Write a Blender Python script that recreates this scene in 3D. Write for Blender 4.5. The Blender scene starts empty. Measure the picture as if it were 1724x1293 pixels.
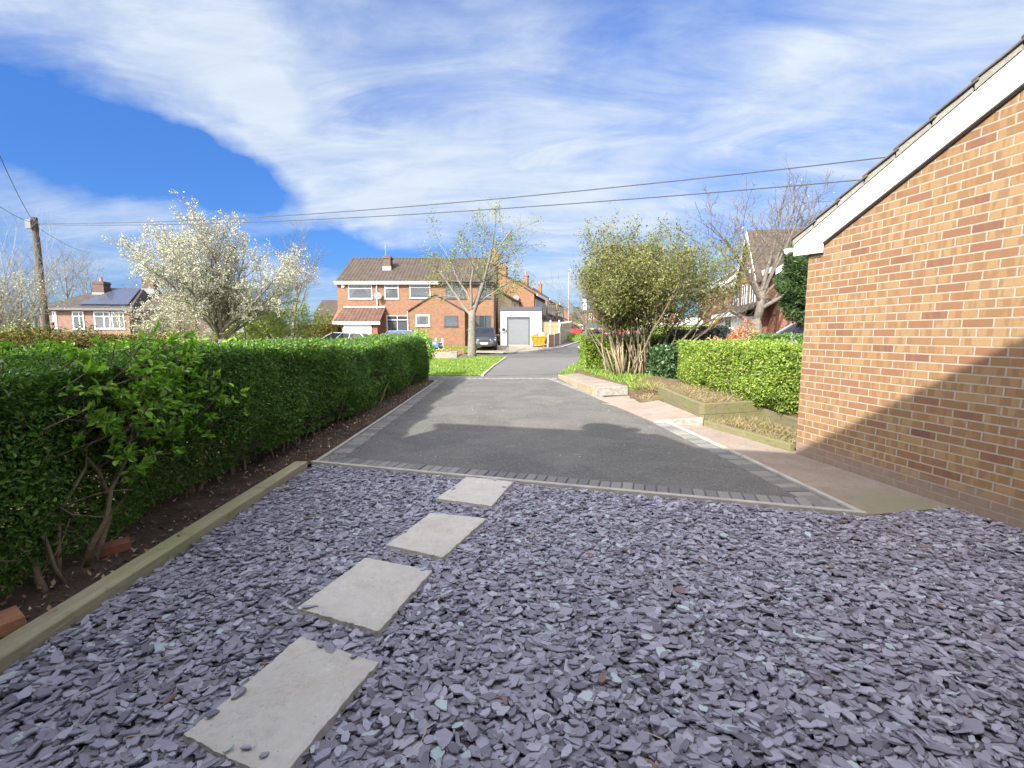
import bpy, bmesh, math, random
import numpy as np
from mathutils import Vector, Matrix
C = bpy.context.scene.collection
R = math.radians
random.seed(7)
# ------------------------------------------------------------------ camera
F_PX, CX, CY, PITCH, CAMZ = 781.0, 862.0, 646.5, R(6.15), 1.45
cam_d = bpy.data.cameras.new('camera'); cam = bpy.data.objects.new('camera', cam_d); C.objects.link(cam)
cam_d.sensor_width = 36.0; cam_d.lens = 36.0*F_PX/1724.0; cam_d.clip_start = 0.05; cam_d.clip_end = 3000
cam.location = (0, 0, CAMZ); cam.rotation_euler = (math.pi/2-PITCH, 0, 0)
bpy.context.scene.camera = cam
# ------------------------------------------------------------------ sun
SUN_D = Vector((0.83, 1.21, -1.0)).normalized()
SUN_EL = math.asin(-SUN_D.z); SUN_AZ = math.atan2(-SUN_D.x, -SUN_D.y)
sd = bpy.data.lights.new('sun', 'SUN'); sd.energy = 3.4; sd.angle = R(0.53); sd.color = (1.0, 0.93, 0.82)
so = bpy.data.objects.new('sun', sd); C.objects.link(so); so.location = (-20, -30, 40)
so.rotation_euler = SUN_D.to_track_quat('-Z', 'Y').to_euler()
# ------------------------------------------------------------------ exposure
vs = bpy.context.scene.view_settings
vs.view_transform = 'Standard'; vs.look = 'None'; vs.exposure = 1.8; vs.gamma = 1.0; vs.use_curve_mapping = False
# ------------------------------------------------------------------ node helper
class NT:
    def __init__(s, tree): s.t = tree; s.n = tree.nodes; s.l = tree.links
    def add(s, kind, **kw):
        nd = s.n.new(kind)
        for k, v in kw.items(): setattr(nd, k, v)
        return nd
    def put(s, sock, v):
        if isinstance(v, bpy.types.NodeSocket): s.l.new(v, sock)
        elif v is not None:
            if hasattr(sock, 'default_value'):
                try:
                    sock.default_value = v
                except Exception:
                    sock.default_value = (*v, 1) if len(v) == 3 else v
    def math(s, op, a, b=None, c=None, clamp=False):
        nd = s.add('ShaderNodeMath', operation=op); nd.use_clamp = clamp
        s.put(nd.inputs[0], a)
        if b is not None: s.put(nd.inputs[1], b)
        if c is not None: s.put(nd.inputs[2], c)
        return nd.outputs[0]
    def vmath(s, op, a, b=None):
        nd = s.add('ShaderNodeVectorMath', operation=op); s.put(nd.inputs[0], a)
        if b is not None: s.put(nd.inputs[1], b)
        return nd.outputs['Value'] if op in ('DOT_PRODUCT', 'LENGTH') else nd.outputs[0]
    def noise(s, vec, scale, detail=4, rough=0.55, dist=0.0, lac=2.0):
        nd = s.add('ShaderNodeTexNoise'); s.put(nd.inputs['Vector'], vec)
        nd.inputs['Scale'].default_value = scale; nd.inputs['Detail'].default_value = detail
        nd.inputs['Roughness'].default_value = rough; nd.inputs['Distortion'].default_value = dist
        return nd.outputs[0]
    def ramp(s, fac, stops, interp='LINEAR'):
        nd = s.add('ShaderNodeValToRGB'); s.put(nd.inputs[0], fac); cr = nd.color_ramp; cr.interpolation = interp
        while len(cr.elements) < len(stops): cr.elements.new(0.5)
        for e, (p, c) in zip(cr.elements, stops):
            e.position = p; e.color = (*c, 1) if len(c) == 3 else c
        return nd.outputs[0]
    def mix(s, fac, a, b, mode='MIX'):
        nd = s.add('ShaderNodeMix', data_type='RGBA', blend_type=mode); nd.clamp_factor = True
        s.put(nd.inputs[0], fac); s.put(nd.inputs[6], a if isinstance(a, bpy.types.NodeSocket) else (*a, 1)); s.put(nd.inputs[7], b if isinstance(b, bpy.types.NodeSocket) else (*b, 1))
        return nd.outputs[2]
    def map(s, v, a, b, c=0.0, d=1.0):
        nd = s.add('ShaderNodeMapRange'); nd.clamp = True; s.put(nd.inputs[0], v)
        nd.inputs[1].default_value = a; nd.inputs[2].default_value = b; nd.inputs[3].default_value = c; nd.inputs[4].default_value = d
        return nd.outputs[0]
def ray(px, py):
    x = (px-CX)/F_PX; y = -(py-CY)/F_PX; cp, sp = math.cos(PITCH), math.sin(PITCH)
    return Vector((x, cp+y*sp, -sp+y*cp))
def P(px, py, Y):                       # the point at depth Y that the photograph shows at a pixel
    r = ray(px, py); k = Y/r.y; return Vector((r.x*k, Y, CAMZ+r.z*k))
def G(px, py, z=0.0):                   # the point of the level z
    r = ray(px, py); k = (z-CAMZ)/r.z; return Vector((r.x*k, r.y*k, z))
# ------------------------------------------------------------------ world: sky and clouds
w = bpy.data.worlds.new('World'); bpy.context.scene.world = w; w.use_nodes = True
w.node_tree.nodes.clear(); T = NT(w.node_tree)
wo = T.add('ShaderNodeOutputWorld'); bg = T.add('ShaderNodeBackground'); T.l.new(bg.outputs[0], wo.inputs[0])
SKY_STRENGTH = 0.12
sky = T.add('ShaderNodeTexSky', sky_type='NISHITA'); sky.sun_disc = False
sky.sun_elevation = SUN_EL; sky.sun_rotation = SUN_AZ; sky.altitude = 60; sky.air_density = 1.0; sky.dust_density = 0.6; sky.ozone_density = 2.5
tc = T.add('ShaderNodeTexCoord'); D = tc.outputs['Generated']
def cloud_blob(px, py, sx, sy, ang):     # a soft ellipse on the sky dome about one direction
    c = ray(px, py).normalized()
    up = Vector((0, 0, 1)); r = c.cross(up).normalized(); u = r.cross(c)
    ca, sa = math.cos(R(ang)), math.sin(R(ang)); a = r*ca+u*sa; b = u*ca-r*sa
    k = F_PX/ray(px, py).length
    a = a/(sx/k); b = b/(sy/k)
    da = T.vmath('DOT_PRODUCT', DW, tuple(a)); db = T.vmath('DOT_PRODUCT', DW, tuple(b))
    q = T.math('MULTIPLY_ADD', da, da, T.math('MULTIPLY', db, db))
    return T.math('POWER', 0.3679, q)
# warp the direction a little so that the blobs get torn edges
n1 = T.add('ShaderNodeTexNoise'); T.put(n1.inputs['Vector'], D); n1.inputs['Scale'].default_value = 4.2; n1.inputs['Detail'].default_value = 5; n1.inputs['Roughness'].default_value = .55
wv = T.vmath('SUBTRACT', n1.outputs['Color'], (0.5, 0.5, 0.5))
sc_ = T.add('ShaderNodeVectorMath', operation='SCALE'); T.put(sc_.inputs[0], wv); sc_.inputs[3].default_value = 0.17
DW = T.vmath('ADD', D, sc_.outputs[0])
BLOBS = [  # px, py, sx, sy, angle, weight
 (80, 46, 360, 62, -2, 1.35), (330, 80, 160, 50, -25, 0.6), (440, 175, 150, 50, -40, 0.6), (500, 245, 110, 34, -36, 0.40), (640, 110, 190, 90, -15, 0.30),
 (720, 285, 150, 50, 28, 0.72), (600, 345, 170, 30, 10, 0.62), (530, 356, 130, 24, 14, 0.75), (900, 330, 190, 52, 4, 0.66), (860, 180, 80, 130, -20, 0.62), (1010, 270, 110, 70, 0, 0.4), (1040, 215, 80, 230, -33, 0.42), (900, 80, 150, 90, 20, 0.25),
 (1380, 150, 420, 70, 20, 0.58), (1620, 60, 300, 100, 15, 0.5), (1230, 225, 260, 30, 12, 0.30), (1120, 300, 70, 60, -30, 0.25),
 (1310, 335, 120, 22, 5, 0.32), (110, 355, 200, 28, -12, 0.6), (300, 243, 130, 8, 6, 0.42), (130, 268, 150, 12, -6, 0.30), (330, 190, 90, 14, -40, 0.30), (40, 430, 220, 40, 0, 0.36), (260, 420, 170, 34, -15, 0.45), (950, 470, 150, 36, 0, 0.32), (1580, 260, 220, 60, 20, 0.34),
 (225, 235, 190, 52, -14, -1.0), (400, 290, 110, 32, -30, -0.75), (60, 275, 150, 55, 0, -0.6), (640, 418, 260, 24, 2, -0.6), (670, 195, 130, 30, 12, -0.75), (1010, 50, 80, 80, -25, -0.38), (1190, 278, 150, 20, 8, -0.55), (1180, 355, 80, 45, 5, -0.4), (860, 425, 120, 22, 0, -0.3), (1080, 440, 160, 30, 0, -0.2)]
dens = None
for px, py, sx, sy, an, wt in BLOBS:
    v = T.math('MULTIPLY', cloud_blob(px, py, sx, sy, an), wt)
    dens = v if dens is None else T.math('ADD', dens, v)
sep = T.add('ShaderNodeSeparateXYZ'); T.put(sep.inputs[0], D)
zz = T.math('ADD', T.math('MAXIMUM', sep.outputs[2], 0.0), 0.22)
cv = T.add('ShaderNodeCombineXYZ'); T.put(cv.inputs[0], T.math('DIVIDE', sep.outputs[0], zz)); T.put(cv.inputs[1], T.math('DIVIDE', sep.outputs[1], zz))
mp = T.add('ShaderNodeMapping'); T.put(mp.inputs[0], cv.outputs[0]); mp.inputs['Rotation'].default_value = (0, 0, R(-35)); mp.inputs['Scale'].default_value = (1.0, 2.6, 1)
nA = T.noise(mp.outputs[0], 0.9, 8, 0.6, 0.6); nB = T.noise(mp.outputs[0], 3.1, 7, 0.65, 0.4)
front = T.map(sep.outputs[1], 0.0, 0.6, 0.95, 0.0)       # extra cloud overhead and behind the camera, added to light the shade
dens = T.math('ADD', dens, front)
dens = T.math('ADD', dens, T.math('MULTIPLY', T.math('SUBTRACT', nA, 0.5), 1.0))
dens = T.math('ADD', dens, T.math('MULTIPLY', T.math('SUBTRACT', nB, 0.5), 0.7))
cov = T.map(dens, -0.05, 1.15, 0.0, 1.0)
mp2 = T.add('ShaderNodeMapping'); T.put(mp2.inputs[0], cv.outputs[0]); mp2.inputs['Rotation'].default_value = (0, 0, R(40)); mp2.inputs['Scale'].default_value = (0.8, 2.2, 1); mp2.inputs['Location'].default_value = (3.1, 1.7, 0)
nC = T.map(T.noise(mp2.outputs[0], 1.5, 10, 0.64, 1.4), 0.34, 0.62, 0.42, 1.0)
cov = T.math('MULTIPLY', cov, T.math('MAXIMUM', nC, T.map(dens, 0.6, 2.3)), clamp=True)
cov = T.math('MULTIPLY', T.math('POWER', cov, 0.90), 0.96)
skyc = T.mix(1.0, sky.outputs[0], (0.235, 0.425, 0.735), 'MULTIPLY')
skys = T.add('ShaderNodeVectorMath', operation='SCALE'); T.put(skys.inputs[0], skyc); T.put(skys.inputs[3], T.map(sep.outputs[2], 0.0, 0.5, 0.42, 0.80))
glow = T.map(T.vmath('DOT_PRODUCT', D, tuple(-SUN_D)), 0.2, 0.95, 1.0, 9.4)      # unseen clouds towards the sun boosted to lift the shaded foreground
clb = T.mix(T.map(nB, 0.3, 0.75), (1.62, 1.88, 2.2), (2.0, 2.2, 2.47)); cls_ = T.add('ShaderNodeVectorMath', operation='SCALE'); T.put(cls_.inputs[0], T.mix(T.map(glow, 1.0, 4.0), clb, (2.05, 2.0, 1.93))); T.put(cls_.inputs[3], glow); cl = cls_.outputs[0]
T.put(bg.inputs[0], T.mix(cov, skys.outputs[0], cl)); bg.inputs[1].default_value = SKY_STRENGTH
w.cycles.sampling_method = 'MANUAL'; w.cycles.sample_map_resolution = 512
# ------------------------------------------------------------------ materials
def newmat(name):
    m = bpy.data.materials.new(name); m.use_nodes = True; m.node_tree.nodes.clear(); t = NT(m.node_tree)
    o = t.add('ShaderNodeOutputMaterial'); b = t.add('ShaderNodeBsdfPrincipled'); t.l.new(b.outputs[0], o.inputs[0])
    return m, t, b, o
def bump(t, b, h, strength, dist=0.01):
    n = t.add('ShaderNodeBump'); n.inputs['Strength'].default_value = strength; n.inputs['Distance'].default_value = dist
    t.put(n.inputs['Height'], h); t.l.new(n.outputs[0], b.inputs['Normal'])
def M(name, col, rough=0.7, var=0.15, scale=6.0, bmp=0.0, bscale=60.0, bdist=0.01, metal=0.0, col2=None, spec=0.5, coat=0.0, attr=False):
    m, t, b, o = newmat(name); tc = t.add('ShaderNodeTexCoord'); v = tc.outputs['Object']
    n = t.noise(v, scale, 6, 0.6)
    a = tuple(max(0, c*(1-var)) for c in col); z = col2 or tuple(c*(1+var) for c in col)
    cc = t.mix(t.map(n, 0.3, 0.7), a, z)
    n2 = t.noise(v, scale*9, 3, 0.6); cc = t.mix(t.map(n2, 0.3, 0.7, 0, var), cc, tuple(c*0.6 for c in col))
    t.put(b.inputs['Base Color'], cc); b.inputs['Roughness'].default_value = rough; b.inputs['Metallic'].default_value = metal
    b.inputs['Specular IOR Level'].default_value = spec; b.inputs['Coat Weight'].default_value = coat
    if bmp: bump(t, b, t.noise(v, bscale, 5, 0.65), bmp, bdist)
    return m
def leaf_mat(name, stops, rough=0.45, trans=0.3, spec=0.4):
    m, t, b, o = newmat(name); at = t.add('ShaderNodeAttribute'); at.attribute_name = 'tint'
    c = t.ramp(at.outputs['Fac'], stops); t.put(b.inputs['Base Color'], c); b.inputs['Roughness'].default_value = rough; b.inputs['Specular IOR Level'].default_value = spec
    if trans:
        tr = t.add('ShaderNodeBsdfTranslucent'); t.put(tr.inputs[0], t.mix(1.0, c, (1.0, 1.15, 0.5), 'MULTIPLY')); ms = t.add('ShaderNodeMixShader'); ms.inputs[0].default_value = trans
        t.l.new(b.outputs[0], ms.inputs[1]); t.l.new(tr.outputs[0], ms.inputs[2]); t.l.new(ms.outputs[0], o.inputs[0])
    return m
def brick_mat(name, stops, mortar, band=0.5, bandcol=(0.2, 0.07, 0.04), bw=0.225, bh=0.075, ms=0.0055, bmp=0.6, stain=0.0):
    m, t, b, o = newmat(name); uv = t.add('ShaderNodeUVMap').outputs[0]
    wob = t.noise(uv, 9.0, 2); wv = t.vmath('ADD', uv, t.vmath('SCALE', wob)) if False else uv
    br = t.add('ShaderNodeTexBrick'); t.put(br.inputs['Vector'], wv); br.offset = 0.5
    for k, v in (('Scale', 1.0), ('Mortar Size', ms), ('Mortar Smooth', 0.25), ('Bias', 0.0), ('Brick Width', bw), ('Row Height', bh)): br.inputs[k].default_value = v
    br.inputs['Color1'].default_value = (0, 0, 0, 1); br.inputs['Color2'].default_value = (1, 1, 1, 1); br.inputs['Mortar'].default_value = (0.5, 0.5, 0.5, 1)
    rnd = br.outputs['Color']; col = t.ramp(rnd, stops)
    sp = t.add('ShaderNodeSeparateXYZ'); t.put(sp.inputs[0], uv)
    row = t.math('FLOOR', t.math('DIVIDE', sp.outputs[1], bh))
    cb = t.add('ShaderNodeCombineXYZ'); t.put(cb.inputs[0], t.math('MULTIPLY_ADD', rnd, 31.7, t.math('MULTIPLY', sp.outputs[0], 15.0))); t.put(cb.inputs[1], t.math('MULTIPLY', row, 3.37))
    t.put(cb.inputs[2], t.math('MULTIPLY', sp.outputs[1], 2.0))
    bd = t.noise(cb.outputs[0], 1.0, 2, 0.5, 0.2)
    col = t.mix(t.math('MULTIPLY', t.map(bd, 0.47, 0.55), band), col, bandcol)
    gn = t.noise(uv, 60, 5, 0.7); col = t.mix(t.map(gn, 0.35, 0.75, 0.0, 0.35), col, tuple(c*0.55 for c in stops[1][1]))
    mo = t.mix(t.map(t.noise(uv, 25, 4), 0.3, 0.7), tuple(c*0.8 for c in mortar), mortar)
    fin = t.mix(br.outputs['Fac'], col, mo)
    if stain:      # weathered, chalky courses near the damp course
        k = t.math('MULTIPLY', t.map(t.math('ADD', sp.outputs[1], t.math('MULTIPLY', t.noise(uv, 4, 4), 0.22)), 0.20, 0.36, 1.0, 0.0), stain)
        fin = t.mix(k, fin, t.mix(t.noise(uv, 18, 5), (0.17, 0.13, 0.11), (0.27, 0.21, 0.18)))
    t.put(b.inputs['Base Color'], fin); b.inputs['Roughness'].default_value = 0.85; b.inputs['Specular IOR Level'].default_value = 0.25
    h = t.math('ADD', t.math('MULTIPLY', t.math('SUBTRACT', 1.0, br.outputs['Fac']), 1.0), t.math('MULTIPLY', gn, 0.45))
    bump(t, b, h, bmp, 0.006)
    return m
def tile_mat(name, c1, c2, bw=0.3, bh=0.33):
    m, t, b, o = newmat(name); uv = t.add('ShaderNodeUVMap').outputs[0]
    sp = t.add('ShaderNodeSeparateXYZ'); t.put(sp.inputs[0], uv)
    fx = t.math('FRACT', t.math('DIVIDE', sp.outputs[0], bw)); fy = t.math('FRACT', t.math('DIVIDE', sp.outputs[1], bh))
    hx = t.math('SINE', t.math('MULTIPLY', fx, 6.283)); h = t.math('MULTIPLY_ADD', hx, 0.5, t.math('MULTIPLY', t.math('SUBTRACT', 1.0, fy), 1.3))
    wn = t.add('ShaderNodeTexWhiteNoise'); wn.noise_dimensions = '2D'
    cb = t.add('ShaderNodeCombineXYZ'); t.put(cb.inputs[0], t.math('FLOOR', t.math('DIVIDE', sp.outputs[0], bw))); t.put(cb.inputs[1], t.math('FLOOR', t.math('DIVIDE', sp.outputs[1], bh))); t.put(wn.inputs['Vector'], cb.outputs[0])
    c = t.mix(wn.outputs['Value'], c1, c2); c = t.mix(t.map(t.noise(uv, 1.5, 5), 0.4, 0.75, 0, 0.5), c, tuple(x*0.6 for x in c1))
    c = t.mix(t.map(fy, 0.0, 0.10, 0.75, 0.0), c, tuple(x*0.25 for x in c1))          # the open joint under each course
    t.put(b.inputs['Base Color'], c); b.inputs['Roughness'].default_value = 0.85; b.inputs['Specular IOR Level'].default_value = 0.2
    bump(t, b, h, 0.9, 0.04); return m
def stripe_mat(name, c1, c2, axis=1, period=0.1, depth=0.5, rough=0.7, line=0.12):
    m, t, b, o = newmat(name); uv = t.add('ShaderNodeUVMap').outputs[0]; sp = t.add('ShaderNodeSeparateXYZ'); t.put(sp.inputs[0], uv)
    f = t.math('FRACT', t.math('DIVIDE', sp.outputs[axis], period)); e = t.map(f, 0.0, line, 1.0, 0.0)
    i = t.math('FLOOR', t.math('DIVIDE', sp.outputs[axis], period)); wn = t.add('ShaderNodeTexWhiteNoise'); wn.noise_dimensions = '1D'; t.put(wn.inputs['W'], i)
    c = t.mix(wn.outputs['Value'], c1, c2); c = t.mix(t.map(t.noise(uv, 5, 5), 0.35, 0.75, 0, 0.35), c, tuple(x*0.6 for x in c1))
    c = t.mix(t.math('MULTIPLY', e, depth), c, tuple(x*0.3 for x in c1))
    t.put(b.inputs['Base Color'], c); b.inputs['Roughness'].default_value = rough; bump(t, b, t.math('SUBTRACT', 1.0, e), 0.5, 0.01); return m
def glass_mat(name, tint=(0.05, 0.06, 0.07), a=0.55):
    m, t, b, o = newmat(name); b.inputs['Base Color'].default_value = (*tint, 1); b.inputs['Roughness'].default_value = 0.03; b.inputs['Specular IOR Level'].default_value = 0.9
    tr = t.add('ShaderNodeBsdfTransparent'); ms = t.add('ShaderNodeMixShader'); ms.inputs[0].default_value = a
    t.l.new(tr.outputs[0], ms.inputs[1]); t.l.new(b.outputs[0], ms.inputs[2]); t.l.new(ms.outputs[0], o.inputs[0]); return m
def attr_mat(name, stops, rough=0.6, bscale=150, bmp=0.3, spec=0.4):
    m, t, b, o = newmat(name); at = t.add('ShaderNodeAttribute'); at.attribute_name = 'tint'; tc = t.add('ShaderNodeTexCoord'); v = tc.outputs['Object']
    c = t.ramp(at.outputs['Fac'], stops); n = t.noise(v, 45, 5, 0.65); c = t.mix(t.map(n, 0.35, 0.8, 0, 0.25), c, (0.14, 0.13, 0.16))
    t.put(b.inputs['Base Color'], c); t.put(b.inputs['Roughness'], t.map(n, 0.3, 0.7, rough-0.12, rough+0.15)); b.inputs['Specular IOR Level'].default_value = spec
    bump(t, b, t.noise(v, bscale, 5, 0.7), bmp, 0.003); return m
def asphalt_mat(name, dark, light, patch=0.6):
    m, t, b, o = newmat(name); tc = t.add('ShaderNodeTexCoord'); v = tc.outputs['Object']
    a = t.noise(v, 1.1, 7, 0.66, 0.8); c = t.mix(t.map(a, 0.40, 0.62, 0, patch), dark, light)
    vo = t.add('ShaderNodeTexVoronoi'); t.put(vo.inputs['Vector'], v); vo.inputs['Scale'].default_value = 95
    sp = t.map(vo.outputs['Color'], 0.55, 1.0, 0.0, 0.55); c = t.mix(sp, c, tuple(x*1.9 for x in light))
    c = t.mix(t.map(t.noise(v, 140, 2), 0.45, 0.7, 0, 0.5), c, tuple(x*0.5 for x in dark))
    st = t.noise(v, 2.6, 5, 0.7, 1.2); c = t.mix(t.map(st, 0.60, 0.74, 0, 0.45), c, tuple(x*1.7 for x in light))
    t.put(b.inputs['Base Color'], c); b.inputs['Roughness'].default_value = 0.88; b.inputs['Specular IOR Level'].default_value = 0.25
    bump(t, b, t.math('ADD', vo.outputs['Distance'], t.noise(v, 60, 4)), 0.5, 0.006); return m

MAT = {}
MAT['asphalt'] = asphalt_mat('asphalt drive', (0.086, 0.085, 0.084), (0.153, 0.145, 0.133))
MAT['road'] = asphalt_mat('asphalt road', (0.084, 0.084, 0.084), (0.115, 0.113, 0.111), 0.5)
MAT['pave'] = asphalt_mat('tarmac pavement', (0.105, 0.104, 0.102), (0.145, 0.140, 0.135), 0.5)
MAT['ground'] = M('earth', (0.10, 0.085, 0.05), 0.95, 0.35, 2.0, 0.6, 20, 0.03)
MAT['soil'] = M('soil', (0.094, 0.065, 0.048), 0.95, 0.35, 4.0, 1.0, 28, 0.035, spec=0.15)
MAT['drysoil'] = M('dry soil', (0.155, 0.115, 0.075), 0.95, 0.3, 4.0, 1.0, 30, 0.03, spec=0.15)
MAT['lawn'] = M('lawn', (0.13, 0.22, 0.035), 0.9, 0.28, 1.6, 1.0, 60, 0.02, col2=(0.21, 0.29, 0.06), spec=0.15)
def path_mat():
    m, t, b, o = newmat('pink concrete'); tc = t.add('ShaderNodeTexCoord'); v = tc.outputs['Object']
    c = t.mix(t.map(t.noise(v, 2.2, 7, .68, .8), .35, .65), (0.225, 0.175, 0.145), (0.275, 0.23, 0.195)); c = t.mix(t.map(t.noise(v, 5, 6, .7, 1.), .52, .68, 0, .7), c, (0.20, 0.165, 0.14)); c = t.mix(t.map(t.noise(v, 1.3, 5, .7), .55, .7, 0, .5), c, (0.255, 0.235, 0.205))
    c = t.mix(t.map(t.noise(v, 70, 3, .7), .5, .75, 0, .5), c, (0.15, 0.12, 0.10)); cr = t.math('ABSOLUTE', t.math('SUBTRACT', t.noise(v, 1.9, 6, .6, 1.5), .5)); c = t.mix(t.map(cr, 0, .006, .6, 0), c, (0.10, 0.08, 0.07))
    t.put(b.inputs['Base Color'], c); b.inputs['Roughness'].default_value = .92; b.inputs['Specular IOR Level'].default_value = .2; bump(t, b, t.noise(v, 60, 6, .7), .7, .008); return m
MAT['pink'] = path_mat()
def moss_patch(name, spot, rad, col):          # a green growth of its own shape on one end of the path
    m = MAT[name]; t = NT(m.node_tree); b = [n for n in m.node_tree.nodes if n.type == 'BSDF_PRINCIPLED'][0]; src = b.inputs['Base Color'].links[0].from_socket
    tc = t.add('ShaderNodeTexCoord'); d = t.vmath('LENGTH', t.vmath('SUBTRACT', tc.outputs['Object'], spot)); n = t.noise(tc.outputs['Object'], 5.0, 6, .65)
    k = t.map(t.math('ADD', t.math('DIVIDE', d, rad), t.math('MULTIPLY', t.math('SUBTRACT', n, .5), 1.4)), .5, 1.15, .7, 0.0); t.put(b.inputs['Base Color'], t.mix(k, src, col))
moss_patch('pink', (3.25, 3.75, 0), 0.55, (0.20, 0.19, 0.125))
MAT['greenish'] = M('mossy concrete', (0.150, 0.150, 0.090), 0.92, 0.3, 3.0, 0.6, 60, 0.006, col2=(0.203, 0.188, 0.143), spec=0.2)
MAT['concrete'] = M('pale concrete', (0.260, 0.229, 0.186), 0.9, 0.2, 2.0, 0.4, 60, 0.006, spec=0.2)
MAT['whitepaint'] = M('flaking white paint', (0.272, 0.241, 0.204), 0.9, 0.4, 11.0, 1.0, 35, 0.015, col2=(0.381, 0.360, 0.326), spec=0.15)
MAT['edging'] = M('pale edging', (0.357, 0.340, 0.306), 0.9, 0.2, 5.0, 0.4, 80, 0.005, spec=0.2)
MAT['block'] = attr_mat('grey block paving', [(0, (0.128, 0.128, 0.128)), (0.5, (0.180, 0.176, 0.169)), (1, (0.232, 0.221, 0.203))], 0.85, 90, 0.5, 0.2)
def slab_mat():
    m, t, b, o = newmat('riven sandstone'); tc = t.add('ShaderNodeTexCoord'); v = tc.outputs['Object']
    a = t.noise(v, 2.6, 7, .65, .8); f = t.noise(v, 22, 6, .7); r = t.noise(v, 2.3, 7, .62, .5)
    c = t.mix(t.map(a, .32, .68), (0.45, 0.425, 0.385), (0.52, 0.495, 0.45)); c = t.mix(t.map(f, .4, .75, 0, .4), c, (0.31, 0.285, 0.25)); c = t.mix(t.map(t.noise(v, 3.7, 5, .7, 1.0), .56, .70, 0, .55), c, (0.44, 0.36, 0.27))
    c = t.mix(t.map(t.noise(v, 7.0, 5, .75), .62, .70, 0, .6), c, (0.60, 0.58, 0.54)); c = t.mix(t.map(t.noise(v, 48, 3, .7), .66, .72, 0, .8), c, (0.14, 0.13, 0.12))
    ridge = t.math('ABSOLUTE', t.math('SUBTRACT', r, .5)); c = t.mix(t.map(ridge, 0.0, 0.006, .35, 0.0), c, (0.28, 0.26, 0.23))
    t.put(b.inputs['Base Color'], c); b.inputs['Roughness'].default_value = .88; b.inputs['Specular IOR Level'].default_value = .2
    bump(t, b, t.math('ADD', t.math('MULTIPLY', t.map(ridge, 0, .03), .35), t.math('ADD', t.math('MULTIPLY', a, 1.6), t.math('MULTIPLY', f, .45))), .6, .010); return m
MAT['slab'] = slab_mat()
MAT['slate'] = attr_mat('slate chippings', [(0, (0.123, 0.114, 0.136)), (0.30, (0.214, 0.202, 0.247)), (0.7, (0.287, 0.275, 0.338)), (0.960, (0.382, 0.373, 0.446)), (0.968, (0.346, 0.414, 0.436)), (0.993, (0.428, 0.501, 0.510)), (0.996, (0.172, 0.105, 0.091)), (1, (0.200, 0.142, 0.114))], 0.55, 130, 0.35, 0.45)
def wood_mat(name, a, b_, green):
    m, t, b, o = newmat(name); tc = t.add('ShaderNodeTexCoord'); mp_ = t.add('ShaderNodeMapping'); t.put(mp_.inputs[0], tc.outputs['UV']); mp_.inputs['Scale'].default_value = (28, 28, 28)
    gr = t.add('ShaderNodeMapping'); t.put(gr.inputs[0], tc.outputs['Object']); gr.inputs['Scale'].default_value = (26, 1.6, 26)
    n = t.noise(gr.outputs[0], 1.0, 7, .65, .6); n2 = t.noise(tc.outputs['Object'], 2.2, 6, .65, .4); n3 = t.noise(tc.outputs['Object'], 9, 5, .7)
    c = t.mix(t.map(n, .3, .7), a, b_); c = t.mix(t.map(n2, .42, .66, 0, .75), c, green); c = t.mix(t.map(n3, .56, .72, 0, .6), c, tuple(x*.4 for x in a))
    t.put(b.inputs['Base Color'], c); b.inputs['Roughness'].default_value = .9; b.inputs['Specular IOR Level'].default_value = .2; bump(t, b, t.math('ADD', n, n3), .7, .008); return m
MAT['timber'] = wood_mat('green treated timber', (0.135, 0.12, 0.068), (0.20, 0.175, 0.105), (0.155, 0.165, 0.07))
MAT['oldtimber'] = wood_mat('weathered timber', (0.27, 0.235, 0.155), (0.40, 0.36, 0.25), (0.27, 0.29, 0.12))
MAT['bark'] = M('bark', (0.17, 0.145, 0.115), 0.9, 0.35, 12.0, 0.8, 50, 0.02, spec=0.15)
MAT['greybark'] = M('grey bark', (0.165, 0.151, 0.129), 0.9, 0.3, 8.0, 0.6, 40, 0.02, spec=0.15)
MAT['twig'] = M('twigs', (0.162, 0.120, 0.090), 0.9, 0.3, 8.0, spec=0.15)
MAT['palestem'] = M('pale stems', (0.288, 0.230, 0.144), 0.9, 0.3, 7.0, 0.4, 60, 0.01, spec=0.15)
MAT['core'] = M('dark hedge filler', (0.035, 0.035, 0.018), 0.95, 0.4, 20, 1.0, 30, 0.05, spec=0.1)  # colour of the solid dark fillers added inside the foliage
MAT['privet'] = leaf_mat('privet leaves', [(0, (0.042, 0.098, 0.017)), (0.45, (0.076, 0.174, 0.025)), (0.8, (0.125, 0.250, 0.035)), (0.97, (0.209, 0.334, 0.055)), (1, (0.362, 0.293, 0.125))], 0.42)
MAT['privet_sunlit'] = leaf_mat('privet leaves painted sunlit', [(0, (0.103, 0.161, 0.025)), (0.5, (0.184, 0.287, 0.037)), (0.85, (0.287, 0.391, 0.057)), (1, (0.391, 0.414, 0.127))], 0.42)  # lighter copy of the privet; sunlight is put into the leaf colour
MAT['laurel'] = leaf_mat('laurel leaves', [(0, (0.110, 0.253, 0.022)), (0.6, (0.220, 0.418, 0.039)), (1, (0.363, 0.550, 0.099))], 0.35, 0.35, 0.4)
MAT['ivy'] = leaf_mat('ivy leaves', [(0, (0.02, 0.045, 0.014)), (0.7, (0.04, 0.085, 0.025)), (1, (0.10, 0.16, 0.06))], 0.35, 0.15, 0.5)
MAT['shrubleaf'] = leaf_mat('shrub leaves', [(0, (0.105, 0.125, 0.035)), (0.5, (0.155, 0.175, 0.05)), (0.85, (0.235, 0.245, 0.08)), (1, (0.19, 0.13, 0.08))], 0.5)
MAT['freshleaf'] = leaf_mat('young leaves', [(0, (0.116, 0.136, 0.027)), (0.6, (0.184, 0.218, 0.048)), (1, (0.252, 0.272, 0.075))], 0.5)
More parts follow.
